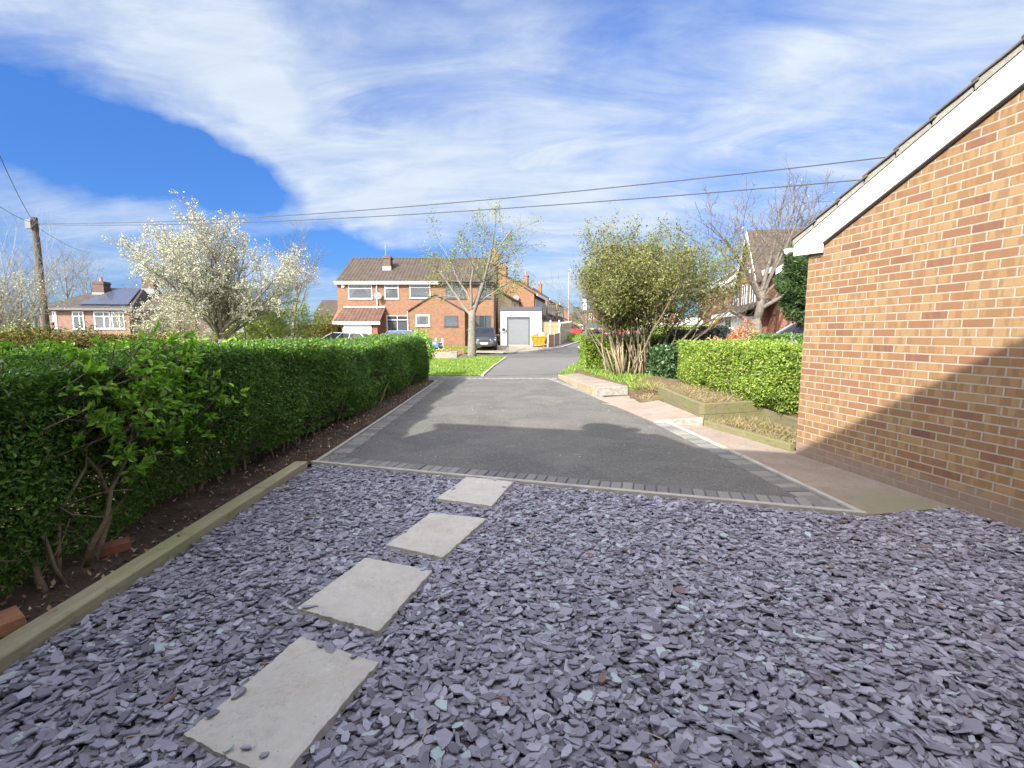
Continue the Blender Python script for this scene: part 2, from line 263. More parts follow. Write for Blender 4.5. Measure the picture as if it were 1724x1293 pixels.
MAT['yellowgreen'] = leaf_mat('yellow green leaves', [(0, (0.21, 0.25, 0.06)), (0.6, (0.33, 0.37, 0.10)), (1, (0.47, 0.49, 0.19))], 0.5)
MAT['blossom'] = leaf_mat('blossom', [(0, (0.303, 0.283, 0.229)), (0.5, (0.444, 0.431, 0.377)), (1, (0.539, 0.532, 0.498))], 0.7, 0.25, 0.2)
MAT['gold'] = leaf_mat('golden conifer foliage', [(0, (0.052, 0.041, 0.006)), (0.6, (0.089, 0.071, 0.007)), (1, (0.156, 0.134, 0.022))], 0.6, 0.15, 0.2)
MAT['forsythia'] = leaf_mat('yellow flowers', [(0, (0.45, 0.34, 0.02)), (1, (0.72, 0.56, 0.05))], 0.6)
MAT['conifer'] = leaf_mat('conifer foliage', [(0, (0.025, 0.05, 0.018)), (0.6, (0.045, 0.085, 0.028)), (1, (0.09, 0.14, 0.05))], 0.6, 0.1, 0.2)
MAT['pieris'] = leaf_mat('red tipped leaves', [(0, (0.42, 0.10, 0.07)), (0.4, (0.55, 0.17, 0.12)), (0.6, (0.60, 0.30, 0.20)), (0.75, (0.42, 0.42, 0.12)), (1, (0.60, 0.58, 0.32))], 0.45)
MAT['grass'] = leaf_mat('grass blades', [(0, (0.10, 0.18, 0.025)), (0.6, (0.17, 0.27, 0.045)), (1, (0.30, 0.35, 0.10))], 0.5, 0.3, 0.25)
MAT['litter'] = leaf_mat('dead leaves', [(0, (0.07, 0.04, 0.025)), (0.5, (0.17, 0.10, 0.06)), (0.85, (0.30, 0.20, 0.12)), (1, (0.55, 0.48, 0.37))], 0.75, 0.0, 0.2)
MAT['straw'] = leaf_mat('dry stalks', [(0, (0.185, 0.139, 0.066)), (0.7, (0.277, 0.224, 0.125)), (1, (0.132, 0.178, 0.040))], 0.8, 0.1, 0.2)
MAT['gbrick'] = brick_mat('buff multi brick', [(0.0, (0.297, 0.196, 0.101)), (0.45, (0.281, 0.173, 0.085)), (0.74, (0.257, 0.144, 0.072)), (0.90, (0.225, 0.113, 0.067)), (0.975, (0.184, 0.086, 0.059)), (1.0, (0.135, 0.061, 0.052))], (0.345, 0.305, 0.245), 0.72, (0.205, 0.110, 0.058), ms=0.0072, stain=0.75)
MAT['hbrick'] = brick_mat('orange brick', [(0.0, (0.239, 0.125, 0.068)), (0.5, (0.211, 0.103, 0.054)), (1.0, (0.166, 0.068, 0.037))], (0.262, 0.217, 0.166), 0.35, (0.125, 0.052, 0.029))
MAT['pinkbrick'] = brick_mat('pinkish brick', [(0.0, (0.24, 0.14, 0.105)), (0.5, (0.21, 0.115, 0.085)), (1.0, (0.16, 0.08, 0.06))], (0.27, 0.22, 0.18), 0.3, (0.14, 0.07, 0.05))
MAT['rbrick'] = brick_mat('red brick', [(0.0, (0.240, 0.102, 0.060)), (0.5, (0.210, 0.081, 0.048)), (1.0, (0.150, 0.054, 0.033))], (0.252, 0.204, 0.162), 0.3, (0.120, 0.042, 0.030))
MAT['brownbrick'] = brick_mat('brown brick', [(0.0, (0.121, 0.083, 0.061)), (0.5, (0.105, 0.066, 0.050)), (1.0, (0.077, 0.050, 0.039))], (0.165, 0.143, 0.116), 0.3, (0.066, 0.044, 0.033))
MAT['loosebrick'] = M('loose brick', (0.30, 0.12, 0.075), 0.9, 0.3, 12, 0.6, 50, 0.008, spec=0.2)
MAT['rooftile'] = tile_mat('brown roof tiles', (0.062, 0.049, 0.040), (0.081, 0.064, 0.054))
MAT['greytile'] = tile_mat('grey roof tiles', (0.054, 0.048, 0.044), (0.076, 0.067, 0.061))
MAT['pantile'] = tile_mat('red brown tiles', (0.092, 0.052, 0.040), (0.120, 0.072, 0.056))
MAT['vtile'] = M('concrete verge tile', (0.119, 0.108, 0.098), 0.9, 0.25, 9, 0.6, 60, 0.006, spec=0.2)
MAT['vmortar'] = M('verge mortar', (0.272, 0.256, 0.224), 0.92, 0.25, 7, 0.8, 50, 0.008, spec=0.2)
MAT['upvc'] = M('white plastic', (0.621, 0.621, 0.613), 0.35, 0.03, 3, spec=0.5)
MAT['render'] = M('white render', (0.682, 0.673, 0.647), 0.9, 0.04, 2, 0.2, 80, 0.003, spec=0.2)
MAT['anthracite'] = M('anthracite frame', (0.055, 0.06, 0.07), 0.45, 0.1, 3)
MAT['rollerdoor'] = stripe_mat('grey roller door', (0.15, 0.165, 0.18), (0.155, 0.17, 0.185), 1, 0.10, 0.6, 0.4, 0.15)
MAT['whitedoor'] = stripe_mat('white panel door', (0.78, 0.78, 0.77), (0.8, 0.8, 0.79), 1, 0.5, 0.25, 0.4, 0.04)
MAT['fence'] = stripe_mat('larch lap fence', (0.308, 0.224, 0.119), (0.371, 0.280, 0.161), 1, 0.13, 0.55, 0.8, 0.10)
MAT['cpost'] = M('concrete post', (0.413, 0.390, 0.338), 0.9, 0.12, 5, 0.3, 60, 0.005, spec=0.2)
MAT['glass'] = glass_mat('window glass'); MAT['carglass'] = glass_mat('car glass', (0.02, 0.025, 0.03), 0.8)
MAT['backing'] = M('dark room', (0.05, 0.055, 0.06), 0.9, 0.0, 1.5); MAT['curtain'] = M('net curtain', (0.62, 0.62, 0.60), 0.9, 0.1, 5)
MAT['solar'] = stripe_mat('solar panel', (0.05, 0.06, 0.09), (0.055, 0.065, 0.095), 0, 1.0, 0.6, 0.15, 0.05)
MAT['metal'] = M('galvanised steel', (0.42, 0.43, 0.44), 0.45, 0.1, 6, metal=0.7); MAT['darkmetal'] = M('dark steel', (0.10, 0.10, 0.11), 0.5, 0.2, 6)
MAT['darkdish'] = M('grey dish', (0.20, 0.20, 0.21), 0.5, 0.1, 6)
MAT['black'] = M('black plastic', (0.02, 0.02, 0.022), 0.5, 0.2, 6); MAT['tyre'] = M('rubber', (0.022, 0.022, 0.022), 0.85, 0.2, 9)
MAT['pot'] = M('terracotta', (0.42, 0.17, 0.10), 0.8, 0.15, 9); MAT['lead'] = M('lead flashing', (0.17, 0.175, 0.185), 0.6, 0.15, 6)
MAT['bin'] = M('dark green plastic', (0.016, 0.03, 0.028), 0.35, 0.2, 5)
MAT['skip'] = M('orange paint', (0.62, 0.20, 0.008), 0.5, 0.12, 4); MAT['bag'] = M('grey bag', (0.22, 0.20, 0.21), 0.6, 0.3, 7); MAT['wbag'] = M('white bag', (0.7, 0.7, 0.68), 0.6, 0.1, 7); MAT['rubble'] = M('red rubble', (0.32, 0.10, 0.07), 0.8, 0.3, 9)
MAT['pole'] = M('weathered pole', (0.085, 0.072, 0.055), 0.9, 0.35, 5, 0.7, 30, 0.02, spec=0.2); MAT['wire'] = M('cable', (0.05, 0.055, 0.065), 0.6, 0.1, 5)
MAT['signwhite'] = M('sign face', (0.72, 0.74, 0.78), 0.5, 0.05, 4); MAT['ink'] = M('faded ink', (0.30, 0.34, 0.42), 0.6, 0.1, 4)
MAT['lamp'] = M('headlamp', (0.65, 0.67, 0.7), 0.1, 0.1, 4, coat=0.5); MAT['tail'] = M('tail lamp', (0.4, 0.01, 0.01), 0.15, 0.1, 4, coat=0.5)
MAT['platew'] = M('white plate', (0.8, 0.8, 0.78), 0.4, 0.03, 4); MAT['platey'] = M('yellow plate', (0.75, 0.5, 0.03), 0.4, 0.05, 4)
MAT['rim'] = M('alloy', (0.45, 0.46, 0.48), 0.3, 0.1, 4, metal=0.8)
def paint(name, c): return M(name, c, 0.28, 0.05, 2.0, coat=0.8)
for k, c in dict(cargrey=(0.045, 0.048, 0.056), carred=(0.50, 0.02, 0.03), carwhite=(0.72, 0.73, 0.74), carblack=(0.025, 0.027, 0.032), carblue=(0.10, 0.19, 0.46), carsilver=(0.20, 0.23, 0.29), cardgrey=(0.06, 0.07, 0.095)).items(): MAT[k] = paint('car paint '+k[3:], c)

# ------------------------------------------------------------------ mesh building
def tag(o, label=None, cat=None, group=None, kind=None):
    if label: o['label'] = label
    if cat: o['category'] = cat
    if group: o['group'] = group
    if kind: o['kind'] = kind
    return o
def thing(name, loc, label, cat, group=None, rz=0.0):
    o = bpy.data.objects.new(name, None); C.objects.link(o); o.location = loc; o.rotation_euler = (0, 0, rz); o.empty_display_size = 0.2
    return tag(o, label, cat, group)
def link(name, me, mat, parent=None):
    me.materials.append(MAT[mat] if isinstance(mat, str) else mat)
    o = bpy.data.objects.new(name, me); C.objects.link(o)
    if parent: o.parent = parent
    return o
def box_uv(me):
    nl = len(me.loops)
    if not nl: return
    co = np.empty(len(me.vertices)*3, np.float32); me.vertices.foreach_get('co', co); co = co.reshape(-1, 3)
    vi = np.empty(nl, np.int32); me.loops.foreach_get('vertex_index', vi)
    nf = len(me.polygons); nr = np.empty(nf*3, np.float32); me.polygons.foreach_get('normal', nr); nr = nr.reshape(-1, 3)
    tot = np.empty(nf, np.int32); me.polygons.foreach_get('loop_total', tot)
    n = np.repeat(nr, tot, axis=0); p = co[vi]
    tx = np.stack([-n[:, 1], n[:, 0], np.zeros(nl)], 1); ln = np.linalg.norm(tx, axis=1); flat = ln < 0.12
    tx[flat] = (1, 0, 0); ln[flat] = 1; tx /= ln[:, None]; b = np.cross(n, tx); b[flat] = (0, 1, 0)
    uv = np.stack([(p*tx).sum(1), (p*b).sum(1)], 1).astype(np.float32)
    me.uv_layers.new(name='UVMap').data.foreach_set('uv', uv.ravel())
class MB:
    def __init__(s): s.v = []; s.f = []
    def add(s, vs, fs):
        k = len(s.v); s.v += [tuple(x) for x in vs]; s.f += [tuple(i+k for i in f) for f in fs]; return s
    def box(s, x0, x1, y0, y1, z0, z1):
        return s.add([(x0, y0, z0), (x1, y0, z0), (x1, y1, z0), (x0, y1, z0), (x0, y0, z1), (x1, y0, z1), (x1, y1, z1), (x0, y1, z1)],
                     [(0, 3, 2, 1), (4, 5, 6, 7), (0, 1, 5, 4), (1, 2, 6, 5), (2, 3, 7, 6), (3, 0, 4, 7)])
    def hexa(s, pts): return s.add(pts, [(0, 3, 2, 1), (4, 5, 6, 7), (0, 1, 5, 4), (1, 2, 6, 5), (2, 3, 7, 6), (3, 0, 4, 7)])
    def bar(s, a, b, w, h, up=Vector((0, 0, 1))):     # box along a-b, w wide, h high, a and b on the centre of its underside
        a = Vector(a); b = Vector(b); d = (b-a).normalized(); r = d.cross(up).normalized()*(w/2); u = r.cross(d).normalized()*h
        return s.hexa([a-r, b-r, b+r, a+r, a-r+u, b-r+u, b+r+u, a+r+u]) if False else s.hexa([a+r, b+r, b-r, a-r, a+r+u, b+r+u, b-r+u, a-r+u])
    def prism(s, pts, off):                           # polygon pts (3-D) swept by off
        n = len(pts); off = Vector(off); q = [Vector(p) for p in pts]
        return s.add(q+[p+off for p in q], [tuple(range(n)), tuple(range(2*n-1, n-1, -1))]+[((i+1) % n, i, n+i, n+(i+1) % n) for i in range(n)])
    def tube(s, pts, rad, k=6, cap=True):
        pts = [Vector(p) for p in pts]; n = len(pts); base = len(s.v)
        ref = Vector((0.31, 0.17, 0.93)) if abs((pts[-1]-pts[0]).normalized().z) < 0.9 else Vector((0.9, 0.3, 0.1))
        for i, p in enumerate(pts):
            d = (pts[min(i+1, n-1)]-pts[max(i-1, 0)]); d = d.normalized() if d.length > 1e-9 else Vector((0, 0, 1))
            a = d.cross(ref); a = a.normalized() if a.length > 1e-6 else Vector((1, 0, 0)); b = d.cross(a); r = rad[i] if hasattr(rad, '__len__') else rad
            for j in range(k):
                t = 2*math.pi*j/k; s.v.append(tuple(p+a*(r*math.cos(t))+b*(r*math.sin(t))))
        for i in range(n-1):
            for j in range(k):
                j2 = (j+1) % k; s.f.append((base+i*k+j, base+i*k+j2, base+(i+1)*k+j2, base+(i+1)*k+j))
        if cap: s.f.append(tuple(base+j for j in range(k-1, -1, -1))); s.f.append(tuple(base+(n-1)*k+j for j in range(k)))
        return s
    def disc(s, c, n, r, h, k=20):
        c = Vector(c); n = Vector(n).normalized(); return s.tube([c, c+n*h], r, k)
    def build(s, name, mat, parent=None, smooth=False, bevel=0.0, seg=2):
        me = bpy.data.meshes.new(name); me.from_pydata(s.v, [], s.f); me.validate()
        bm = bmesh.new(); bm.from_mesh(me); bmesh.ops.recalc_face_normals(bm, faces=bm.faces)
        if bevel: bmesh.ops.bevel(bm, geom=list(bm.edges), offset=bevel, segments=seg, affect='EDGES', profile=0.6)
        bm.to_mesh(me); bm.free(); box_uv(me)
        if smooth:
            for p in me.polygons: p.use_smooth = True
        return link(name, me, mat, parent)
def np_mesh(name, verts, faces, mat, tint=None, parent=None, smooth=False):    # faces: (n,k) array
    me = bpy.data.meshes.new(name); nv = len(verts); nf, k = faces.shape
    me.vertices.add(nv); me.vertices.foreach_set('co', np.ascontiguousarray(verts, np.float32).ravel())
    me.loops.add(nf*k); me.loops.foreach_set('vertex_index', np.ascontiguousarray(faces, np.int32).ravel())
    me.polygons.add(nf); me.polygons.foreach_set('loop_start', np.arange(0, nf*k, k, dtype=np.int32)); me.polygons.foreach_set('loop_total', np.full(nf, k, np.int32))
    me.polygons.foreach_set('use_smooth', np.full(nf, smooth, bool))
    if tint is not None:
        a = me.attributes.new('tint', 'FLOAT', 'FACE'); a.data.foreach_set('value', np.ascontiguousarray(tint, np.float32))
    me.update(); return link(name, me, mat, parent)
rng = np.random.default_rng(11)
def unit(a): return a/np.maximum(np.linalg.norm(a, axis=1, keepdims=True), 1e-9)
def leaves(name, pts, mat, size, aspect=0.45, nrm=None, spread=0.8, along=None, parent=None, fine=False, svar=0.35, tint=None):
    """many leaf faces; nrm = mean facing, along = mean leaf axis"""
    n = len(pts); rd = unit(rng.normal(size=(n, 3)))
    ax = unit((along if along is not None else 0)+rd*(1.0 if along is None else spread))
    nn = unit((nrm if nrm is not None else 0)+unit(rng.normal(size=(n, 3)))*spread)
    sd = unit(np.cross(ax, nn)); nn = np.cross(sd, ax)
    L = (size*(1+rng.normal(size=n)*svar)).clip(size*0.4, size*1.9)[:, None]; W = L*aspect*0.5
    tn = rng.random(n) if tint is None else tint
    if not fine:
        v = np.stack([pts, pts+ax*L*0.5+sd*W+nn*W*0.35, pts+ax*L, pts+ax*L*0.5-sd*W+nn*W*0.35], 1).reshape(-1, 3)
        return np_mesh(name, v, np.arange(4*n).reshape(n, 4), mat, tn, parent)
    fold = nn*W*0.45; tip = pts+ax*L-nn*L*0.12
    v = np.stack([pts, pts+ax*L*0.28+sd*W*0.85+fold, pts+ax*L*0.66+sd*W*0.85+fold*0.8, tip, pts+ax*L*0.66-sd*W*0.85+fold*0.8, pts+ax*L*0.28-sd*W*0.85+fold], 1).reshape(-1, 3)
    b = (np.arange(n)*6)[:, None]; f = np.concatenate([b+np.array([[0, 1, 2, 3]]), b+np.array([[0, 3, 4, 5]])], 1).reshape(-1, 4)
    return np_mesh(name, v, f, mat, np.repeat(tn, 2), parent)
# ------------------------------------------------------------------ terrain
GY = [-60, 16, 28, 34, 39, 55, 70, 90, 2000]; GZ = [0, 0, 0.08, 0.21, 0.47, 1.15, 1.42, 1.45, 1.45]
def g(y): return float(np.interp(y, GY, GZ))
def Gt(px, py):
    r = ray(px, py); k = 0.5
    while k < 150:
        p = r*k
        if CAMZ+p.z <= g(p.y): break
        k += 0.05
    return Vector((p.x, p.y, g(p.y)))
def sheet(name, pts, off, mat, flat=None, step=None, kind='structure'):
    bm = bmesh.new(); f = bm.faces.new([bm.verts.new((p[0], p[1], 0)) for p in pts])
    if f.normal.z < 0: f.normal_flip()
    f.normal_update()
    if f.normal.z < 0: bmesh.ops.reverse_faces(bm, faces=[f])
    if flat is None:
        for y in GY[1:-1]+[22, 31, 47, 62]:
            bmesh.ops.bisect_plane(bm, geom=list(bm.verts)+list(bm.edges)+list(bm.faces), plane_co=(0, y, 0), plane_no=(0, 1, 0))
    for v in bm.verts: v.co.z = (g(v.co.y) if flat is None else flat)+off
    me = bpy.data.meshes.new(name); bm.to_mesh(me); bm.free(); box_uv(me); o = link(name, me, mat)
    return tag(o, kind=kind)
def slabprism(name, pts, z0, z1, mat, bevel=0.012, label=None, cat=None, kind=None):
    m = MB(); m.prism([(p[0], p[1], z0) for p in pts], (0, 0, z1-z0)); return tag(m.build(name, mat, None, bevel=bevel), label, cat, None, kind)
def in_poly(n, poly):
    q = np.array([(p[0], p[1]) for p in poly]); lo = q.min(0); hi = q.max(0); out = []
    tot = 0
    while tot < n:
        c = lo+rng.random((n*2, 2))*(hi-lo); x, y = c[:, 0], c[:, 1]; ins = np.zeros(len(c), bool); j = len(q)-1
        for i in range(len(q)):
            xi, yi = q[i]; xj, yj = q[j]; hit = ((yi > y) != (yj > y)) & (x < (xj-xi)*(y-yi)/((yj-yi) or 1e-9)+xi); ins ^= hit; j = i
        c = c[ins]; out.append(c); tot += len(c)
    return np.concatenate(out)[:n]
# =================================================================== GROUND
sheet('ground', [(-900, -60), (900, -60), (900, 1500), (-900, 1500)], -0.06, 'ground')
A0, B0 = G(530, 779), G(1452, 866)                                     # near corners of the drive
right_edge = [B0, G(1250, 769), G(1085, 693), G(1003, 662), G(936, 638)]
left_edge = [A0, G(640, 706), G(735, 641)]
drive_in = [left_edge[0], B0, *right_edge[1:], left_edge[2], left_edge[1]]
sheet('driveway', drive_in, -0.004, 'asphalt')
fwd_n = (Vector((B0.x-A0.x, B0.y-A0.y, 0))).normalized(); fwd_p = Vector((-fwd_n.y, fwd_n.x, 0))
# slate bed base
slate_poly = [(-2.28, 0.35), (4.6, 0.35), (4.05, 2.9), G(1590, 862), G(1452, 872), (A0.x, A0.y)]
sheet('slate_bed', slate_poly, -0.035, M('slate dust', (0.06, 0.055, 0.07), 0.95, 0.3, 8, 0.8, 50, 0.01))
# left planting bed
bed_l = [(-4.4, 0.6), (-2.3, 0.6), (A0.x-0.02, A0.y), left_edge[1]-Vector((0.05, 0, 0)), left_edge[2]-Vector((0.05, 0, 0)), (-4.4, 14.8)]
sheet('planting_bed', bed_l, 0.01, 'soil')
# far pavement, verges, crossing road, apron
pav = [(-30, 14.0), (3.2, 14.0), (3.2, 17.3), (-30, 17.3)]
sheet('pavement', pav, -0.008, 'pave')
ap = [Gt(812, 633), Gt(938, 630), Gt(990, 601), Gt(852, 602)]
sheet('access_road', ap, 0.0, 'pave')
verge_l = [(-30, 16.3), ap[0], Gt(830, 617), ap[3], Gt(838, 601), Gt(790, 601), Gt(770, 605), (-30, 26)]
verge_r = [(ap[1].x+.05, ap[1].y), (4.2, 16.6), (5.5, 22), (9, 26.5), (ap[2].x, ap[2].y)]
sheet('verge_left', verge_l, 0.012, 'lawn'); sheet('verge_right', verge_r, 0.012, 'lawn')
kl = [Gt(772, 600), Gt(845, 595.5), Gt(900, 592), Gt(945, 586), Gt(975, 576), Gt(983, 570)]
road = [Gt(772, 603), ap[3], ap[2], (9, 26.5), (40, 24), (40, 31.5), (11.5, 33), (17, 56), (22, 92), (16, 92), kl[5], kl[4], kl[3], kl[2], kl[1], kl[0]]
sheet('road', road, 0.004, 'road')
foot = [kl[1], kl[2], kl[3], kl[4], kl[5], (16, 92), (13.5, 92), (7.1, 56), (4.4, 41.5), (3.3, 38), (0.9, 38.9), (0.8, 36)]
sheet('pavement', foot, 0.05, 'pave')
m = MB()
for a, b in zip(kl[1:], kl[2:]): m.bar(a+Vector((0, 0, -.05)), b+Vector((0, 0, -.05)), 0.14, 0.14)
tag(m.build('kerb', 'edging'), kind='structure')
m = MB(); m.bar(ap[0]-Vector((0, 0, .05)), Gt(830, 617)-Vector((0, 0, .05)), 0.1, 0.09); m.bar(Gt(830, 617)-Vector((0, 0, .05)), ap[3]-Vector((0, 0, .05)), 0.1, 0.09)
tag(m.build('kerb', 'edging'), kind='structure')
# house front garden and concrete hardstanding
sheet('front_lawn', [(-6.2, 33.2), (-3.4, 33.0), (-3.4, 37.2), (-6.2, 37.2)], 0.03, 'lawn')
sheet('front_lawn', [(-3.3, 32), (-2.6, 31.6), (-2.7, 36), (-3.3, 37.2)], 0.03, 'lawn')
sheet('front_bed', [(-12, 26.2), (-3.4, 26.2), (-3.4, 33), (-12, 33)], -0.01, 'drysoil')
sheet('hardstanding', [(-2.6, 31.2), (-.6, 30.6), (1.0, 32.8), (2.9, 36.6), (2.4, 39), (-2.4, 39)], 0.055, 'concrete')
# row of setts across the mouth of the drive
ys_ = G(836, 637.5).y; m = MB(); x = -2.3
while x < 1.45: m.box(x, x+0.17, ys_, ys_+.12, -0.05, 0.012+0.01*random.random()); x += 0.2
tag(m.build('sett_row', M('pale setts', (0.19, 0.185, 0.175), .9, .2, 5), bevel=0.006), kind='structure')
# grey block border of the drive with its pale edging
def blocks(path, side, n_rows, bw, bl):
    V = []; Fc = []; tn = []
    for a, b in zip(path, path[1:]):
        a = Vector((a.x, a.y, 0)); b = Vector((b.x, b.y, 0)); d = (b-a); L = d.length; d.normalize(); q = Vector((-d.y, d.x, 0))*side
        cnt = max(1, int(L/bw)); st = L/cnt
        for i in range(cnt):
            o = a+d*(i*st+0.004)+q*0.05; e = d*(st-0.010); h = 0.008+random.gauss(0, 0.002); s_ = q*bl*random.uniform(0.98, 1.01); k = len(V)
            c = 0.006
            for (p_, z_) in ((o, -.05), (o+e, -.05), (o+e+s_, -.05), (o+s_, -.05)): V.append((p_.x, p_.y, z_))
            for (p_, z_) in ((o, h-c), (o+e, h-c), (o+e+s_, h-c), (o+s_, h-c)): V.append((p_.x, p_.y, z_))
            i1 = o+d*c+q*c; i2 = o+e-d*c+q*c; i3 = o+e+s_-d*c-q*c; i4 = o+s_+d*c-q*c
            for p_ in (i1, i2, i3, i4): V.append((p_.x, p_.y, h))
            Fc += [(k+0, k+1, k+5, k+4), (k+1, k+2, k+6, k+5), (k+2, k+3, k+7, k+6), (k+3, k, k+4, k+7), (k+4, k+5, k+9, k+8), (k+5, k+6, k+10, k+9), (k+6, k+7, k+11, k+10), (k+7, k+4, k+8, k+11), (k+8, k+9, k+10, k+11)]
            tn += [random.random()]*9
    return np.array(V), np.array(Fc), np.array(tn)
v1, f1, t1 = blocks([A0, B0], 1, 1, 0.105, 0.21); v2, f2, t2 = blocks(left_edge, -1, 1, 0.105, 0.21); v3, f3, t3 = blocks(right_edge, 1, 1, 0.105, 0.20)
v2[:, 2] -= .002; v3[:, 2] -= .004
o = np_mesh('block_border', np.concatenate([v1, v2, v3]), np.concatenate([f1, f2+len(v1), f3+len(v1)+len(v2)]), 'block', np.concatenate([t1, t2, t3])); tag(o, kind='structure')
m = MB()
m.bar(A0+Vector((-.03, 0, -.08)), B0+Vector((0.02, -.01, -.08)), 0.055, 0.105)
for a, b in zip(left_edge, left_edge[1:]): m.bar(a+Vector((0.015, 0.02, -.08)), b+Vector((0.015, 0, -.08)), 0.05, 0.10)
for a, b in zip(right_edge[:3], right_edge[1:3]): m.bar(a+Vector((0, .03, -.08)), b+Vector((0, 0, -.08)), 0.05, 0.10)
tag(m.build('edging_strip', 'edging', bevel=0.006), kind='structure')
# ------------------------------------------------------------------ slate chippings
def flakes(n, poly, zlo, zhi, smin, smax):
    p2 = in_poly(n, poly); z = zlo+(zhi-zlo)*rng.random(n); K = 6
    L = smin+(smax-smin)*rng.random(n)**1.35; W = L*(0.34+0.42*rng.random(n)); H = 0.003+0.006*rng.random(n)**1.5
    an = (np.arange(K)[None, :]+0.5+(rng.random((n, K))-.5)*0.72)*2*np.pi/K
    rr = 0.66+0.40*rng.random((n, K)); x = np.cos(an)*rr*L[:, None]*0.5; y = np.sin(an)*rr*W[:, None]*0.5
    y += x*rng.normal(0, .22, (n, 1))
    yaw = rng.normal(0.15, 0.9, n); tx = rng.normal(0, 0.17, n); ty = rng.normal(0, 0.15, n)
    steep = rng.random(n) < 0.05; tx[steep] *= 3.0
    up = rng.random((n, 1))*0.08+0.92
    top = np.stack([x*up, y*up, np.broadcast_to(H[:, None]*0.5, x.shape)+0.0006*rng.normal(size=(n, K))], 2); bot = np.stack([x, y, np.broadcast_to(-H[:, None]*0.5, x.shape)], 2)
    v = np.concatenate([top, bot], 1)
    c, s_ = np.cos(tx)[:, None], np.sin(tx)[:, None]; yy = v[..., 1]*c-v[..., 2]*s_; zz = v[..., 1]*s_+v[..., 2]*c
    c, s_ = np.cos(ty)[:, None], np.sin(ty)[:, None]; xx = v[..., 0]*c+zz*s_; zz = -v[..., 0]*s_+zz*c
    c, s_ = np.cos(yaw)[:, None], np.sin(yaw)[:, None]; X = xx*c-yy*s_; Y = xx*s_+yy*c
    return np.stack([X+p2[:, :1], Y+p2[:, 1:2], zz+z[:, None]], 2), K
steps_px = [[(505, 1071), (636, 1113), (470, 1312), (309, 1235)], [(615, 937), (728, 960), (637, 1060), (500, 1023)], [(725, 862), (820, 872), (745, 936), (650, 917)], [(785, 802), (864, 810), (828, 850), (734, 839)]]
steps_w = [[G(*q, 0.028) for q in s] for s in steps_px]
near = [(-2.22, 0.35), (4.6, 0.35), (4.5, 2.6), (-2.22, 2.6)]
far_ = [(-2.2, 2.55), (4.4, 2.55), (4.0, 3.0), G(1602, 852), G(1455, 870), A0+Vector((0.02, -.05, 0))]
VV = []
for n, poly, a, b, s0, s1 in ((14000, near, -0.036, -0.020, 0.045, 0.12), (13000, near, -0.022, -0.006, 0.045, 0.11), (8000, near, -0.008, 0.006, 0.04, 0.105), (3600, near, 0.0, 0.011, 0.03, 0.085), (1500, near, 0.0, 0.012, 0.015, 0.04),
                              (12500, far_, -0.034, -0.018, 0.045, 0.11), (11500, far_, -0.020, -0.005, 0.045, 0.10), (7000, far_, -0.007, 0.007, 0.035, 0.095), (2600, far_, 0.0, 0.011, 0.02, 0.07)):
    v, K = flakes(n, poly, a, b, s0, s1); c = v.mean(1)
    keep = np.ones(len(c), bool); lift = np.zeros(len(c))
    for s in steps_w:
        cx = sum(p.x for p in s)/4; cy = sum(p.y for p in s)/4; ins = np.ones(len(c), bool)
        for i in range(4):
            p, q = s[i], s[(i+1) % 4]; px_, py_ = cx+(p.x-cx)*0.96, cy+(p.y-cy)*0.96; qx_, qy_ = cx+(q.x-cx)*0.96, cy+(q.y-cy)*0.96
            ins &= ((qx_-px_)*(c[:, 1]-py_)-(qy_-py_)*(c[:, 0]-px_)) < 0
        ins2 = np.ones(len(c), bool)
        for i in range(4):
            p, q = s[i], s[(i+1) % 4]; px_, py_ = cx+(p.x-cx)*.84, cy+(p.y-cy)*.84; qx_, qy_ = cx+(q.x-cx)*.84, cy+(q.y-cy)*.84
            ins2 &= ((qx_-px_)*(c[:, 1]-py_)-(qy_-py_)*(c[:, 0]-px_)) < 0
        stray = ins & ~ins2 & (a > -.01) & (rng.random(len(c)) < (.16 if s is steps_w[0] else .05)); lift[stray] = .036-c[stray, 2]
        keep &= ~ins | stray
    v[:, :, 2] += lift[:, None]; VV.append(v[keep])
v = np.concatenate(VV); n = len(v); b = (np.arange(n)*2*K)[:, None]; fq = []
tint = rng.random(n)
ring = [np.concatenate([b+i, b+K+i, b+K+(i+1) % K, b+(i+1) % K], 1) for i in range(K)]
me = bpy.data.meshes.new('slate_chippings'); tops = b+np.arange(K)[None, :]
quads = np.stack(ring, 1).reshape(-1, 4)
nq, nt = len(quads), len(tops); me.vertices.add(n*2*K); me.vertices.foreach_set('co', v.astype(np.float32).ravel())
me.loops.add(nq*4+nt*K); me.loops.foreach_set('vertex_index', np.concatenate([quads.ravel(), tops.ravel()]).astype(np.int32))
me.polygons.add(nq+nt); me.polygons.foreach_set('loop_start', np.concatenate([np.arange(nq)*4, nq*4+np.arange(nt)*K]).astype(np.int32)); me.polygons.foreach_set('loop_total', np.concatenate([np.full(nq, 4), np.full(nt, K)]).astype(np.int32))
me.polygons.foreach_set('use_smooth', np.zeros(nq+nt, bool)); at = me.attributes.new('tint', 'FLOAT', 'FACE'); at.data.foreach_set('value', np.concatenate([np.repeat(tint, K), tint]).astype(np.float32)); me.update()
tag(link('slate_chippings', me, 'slate'), kind='stuff')
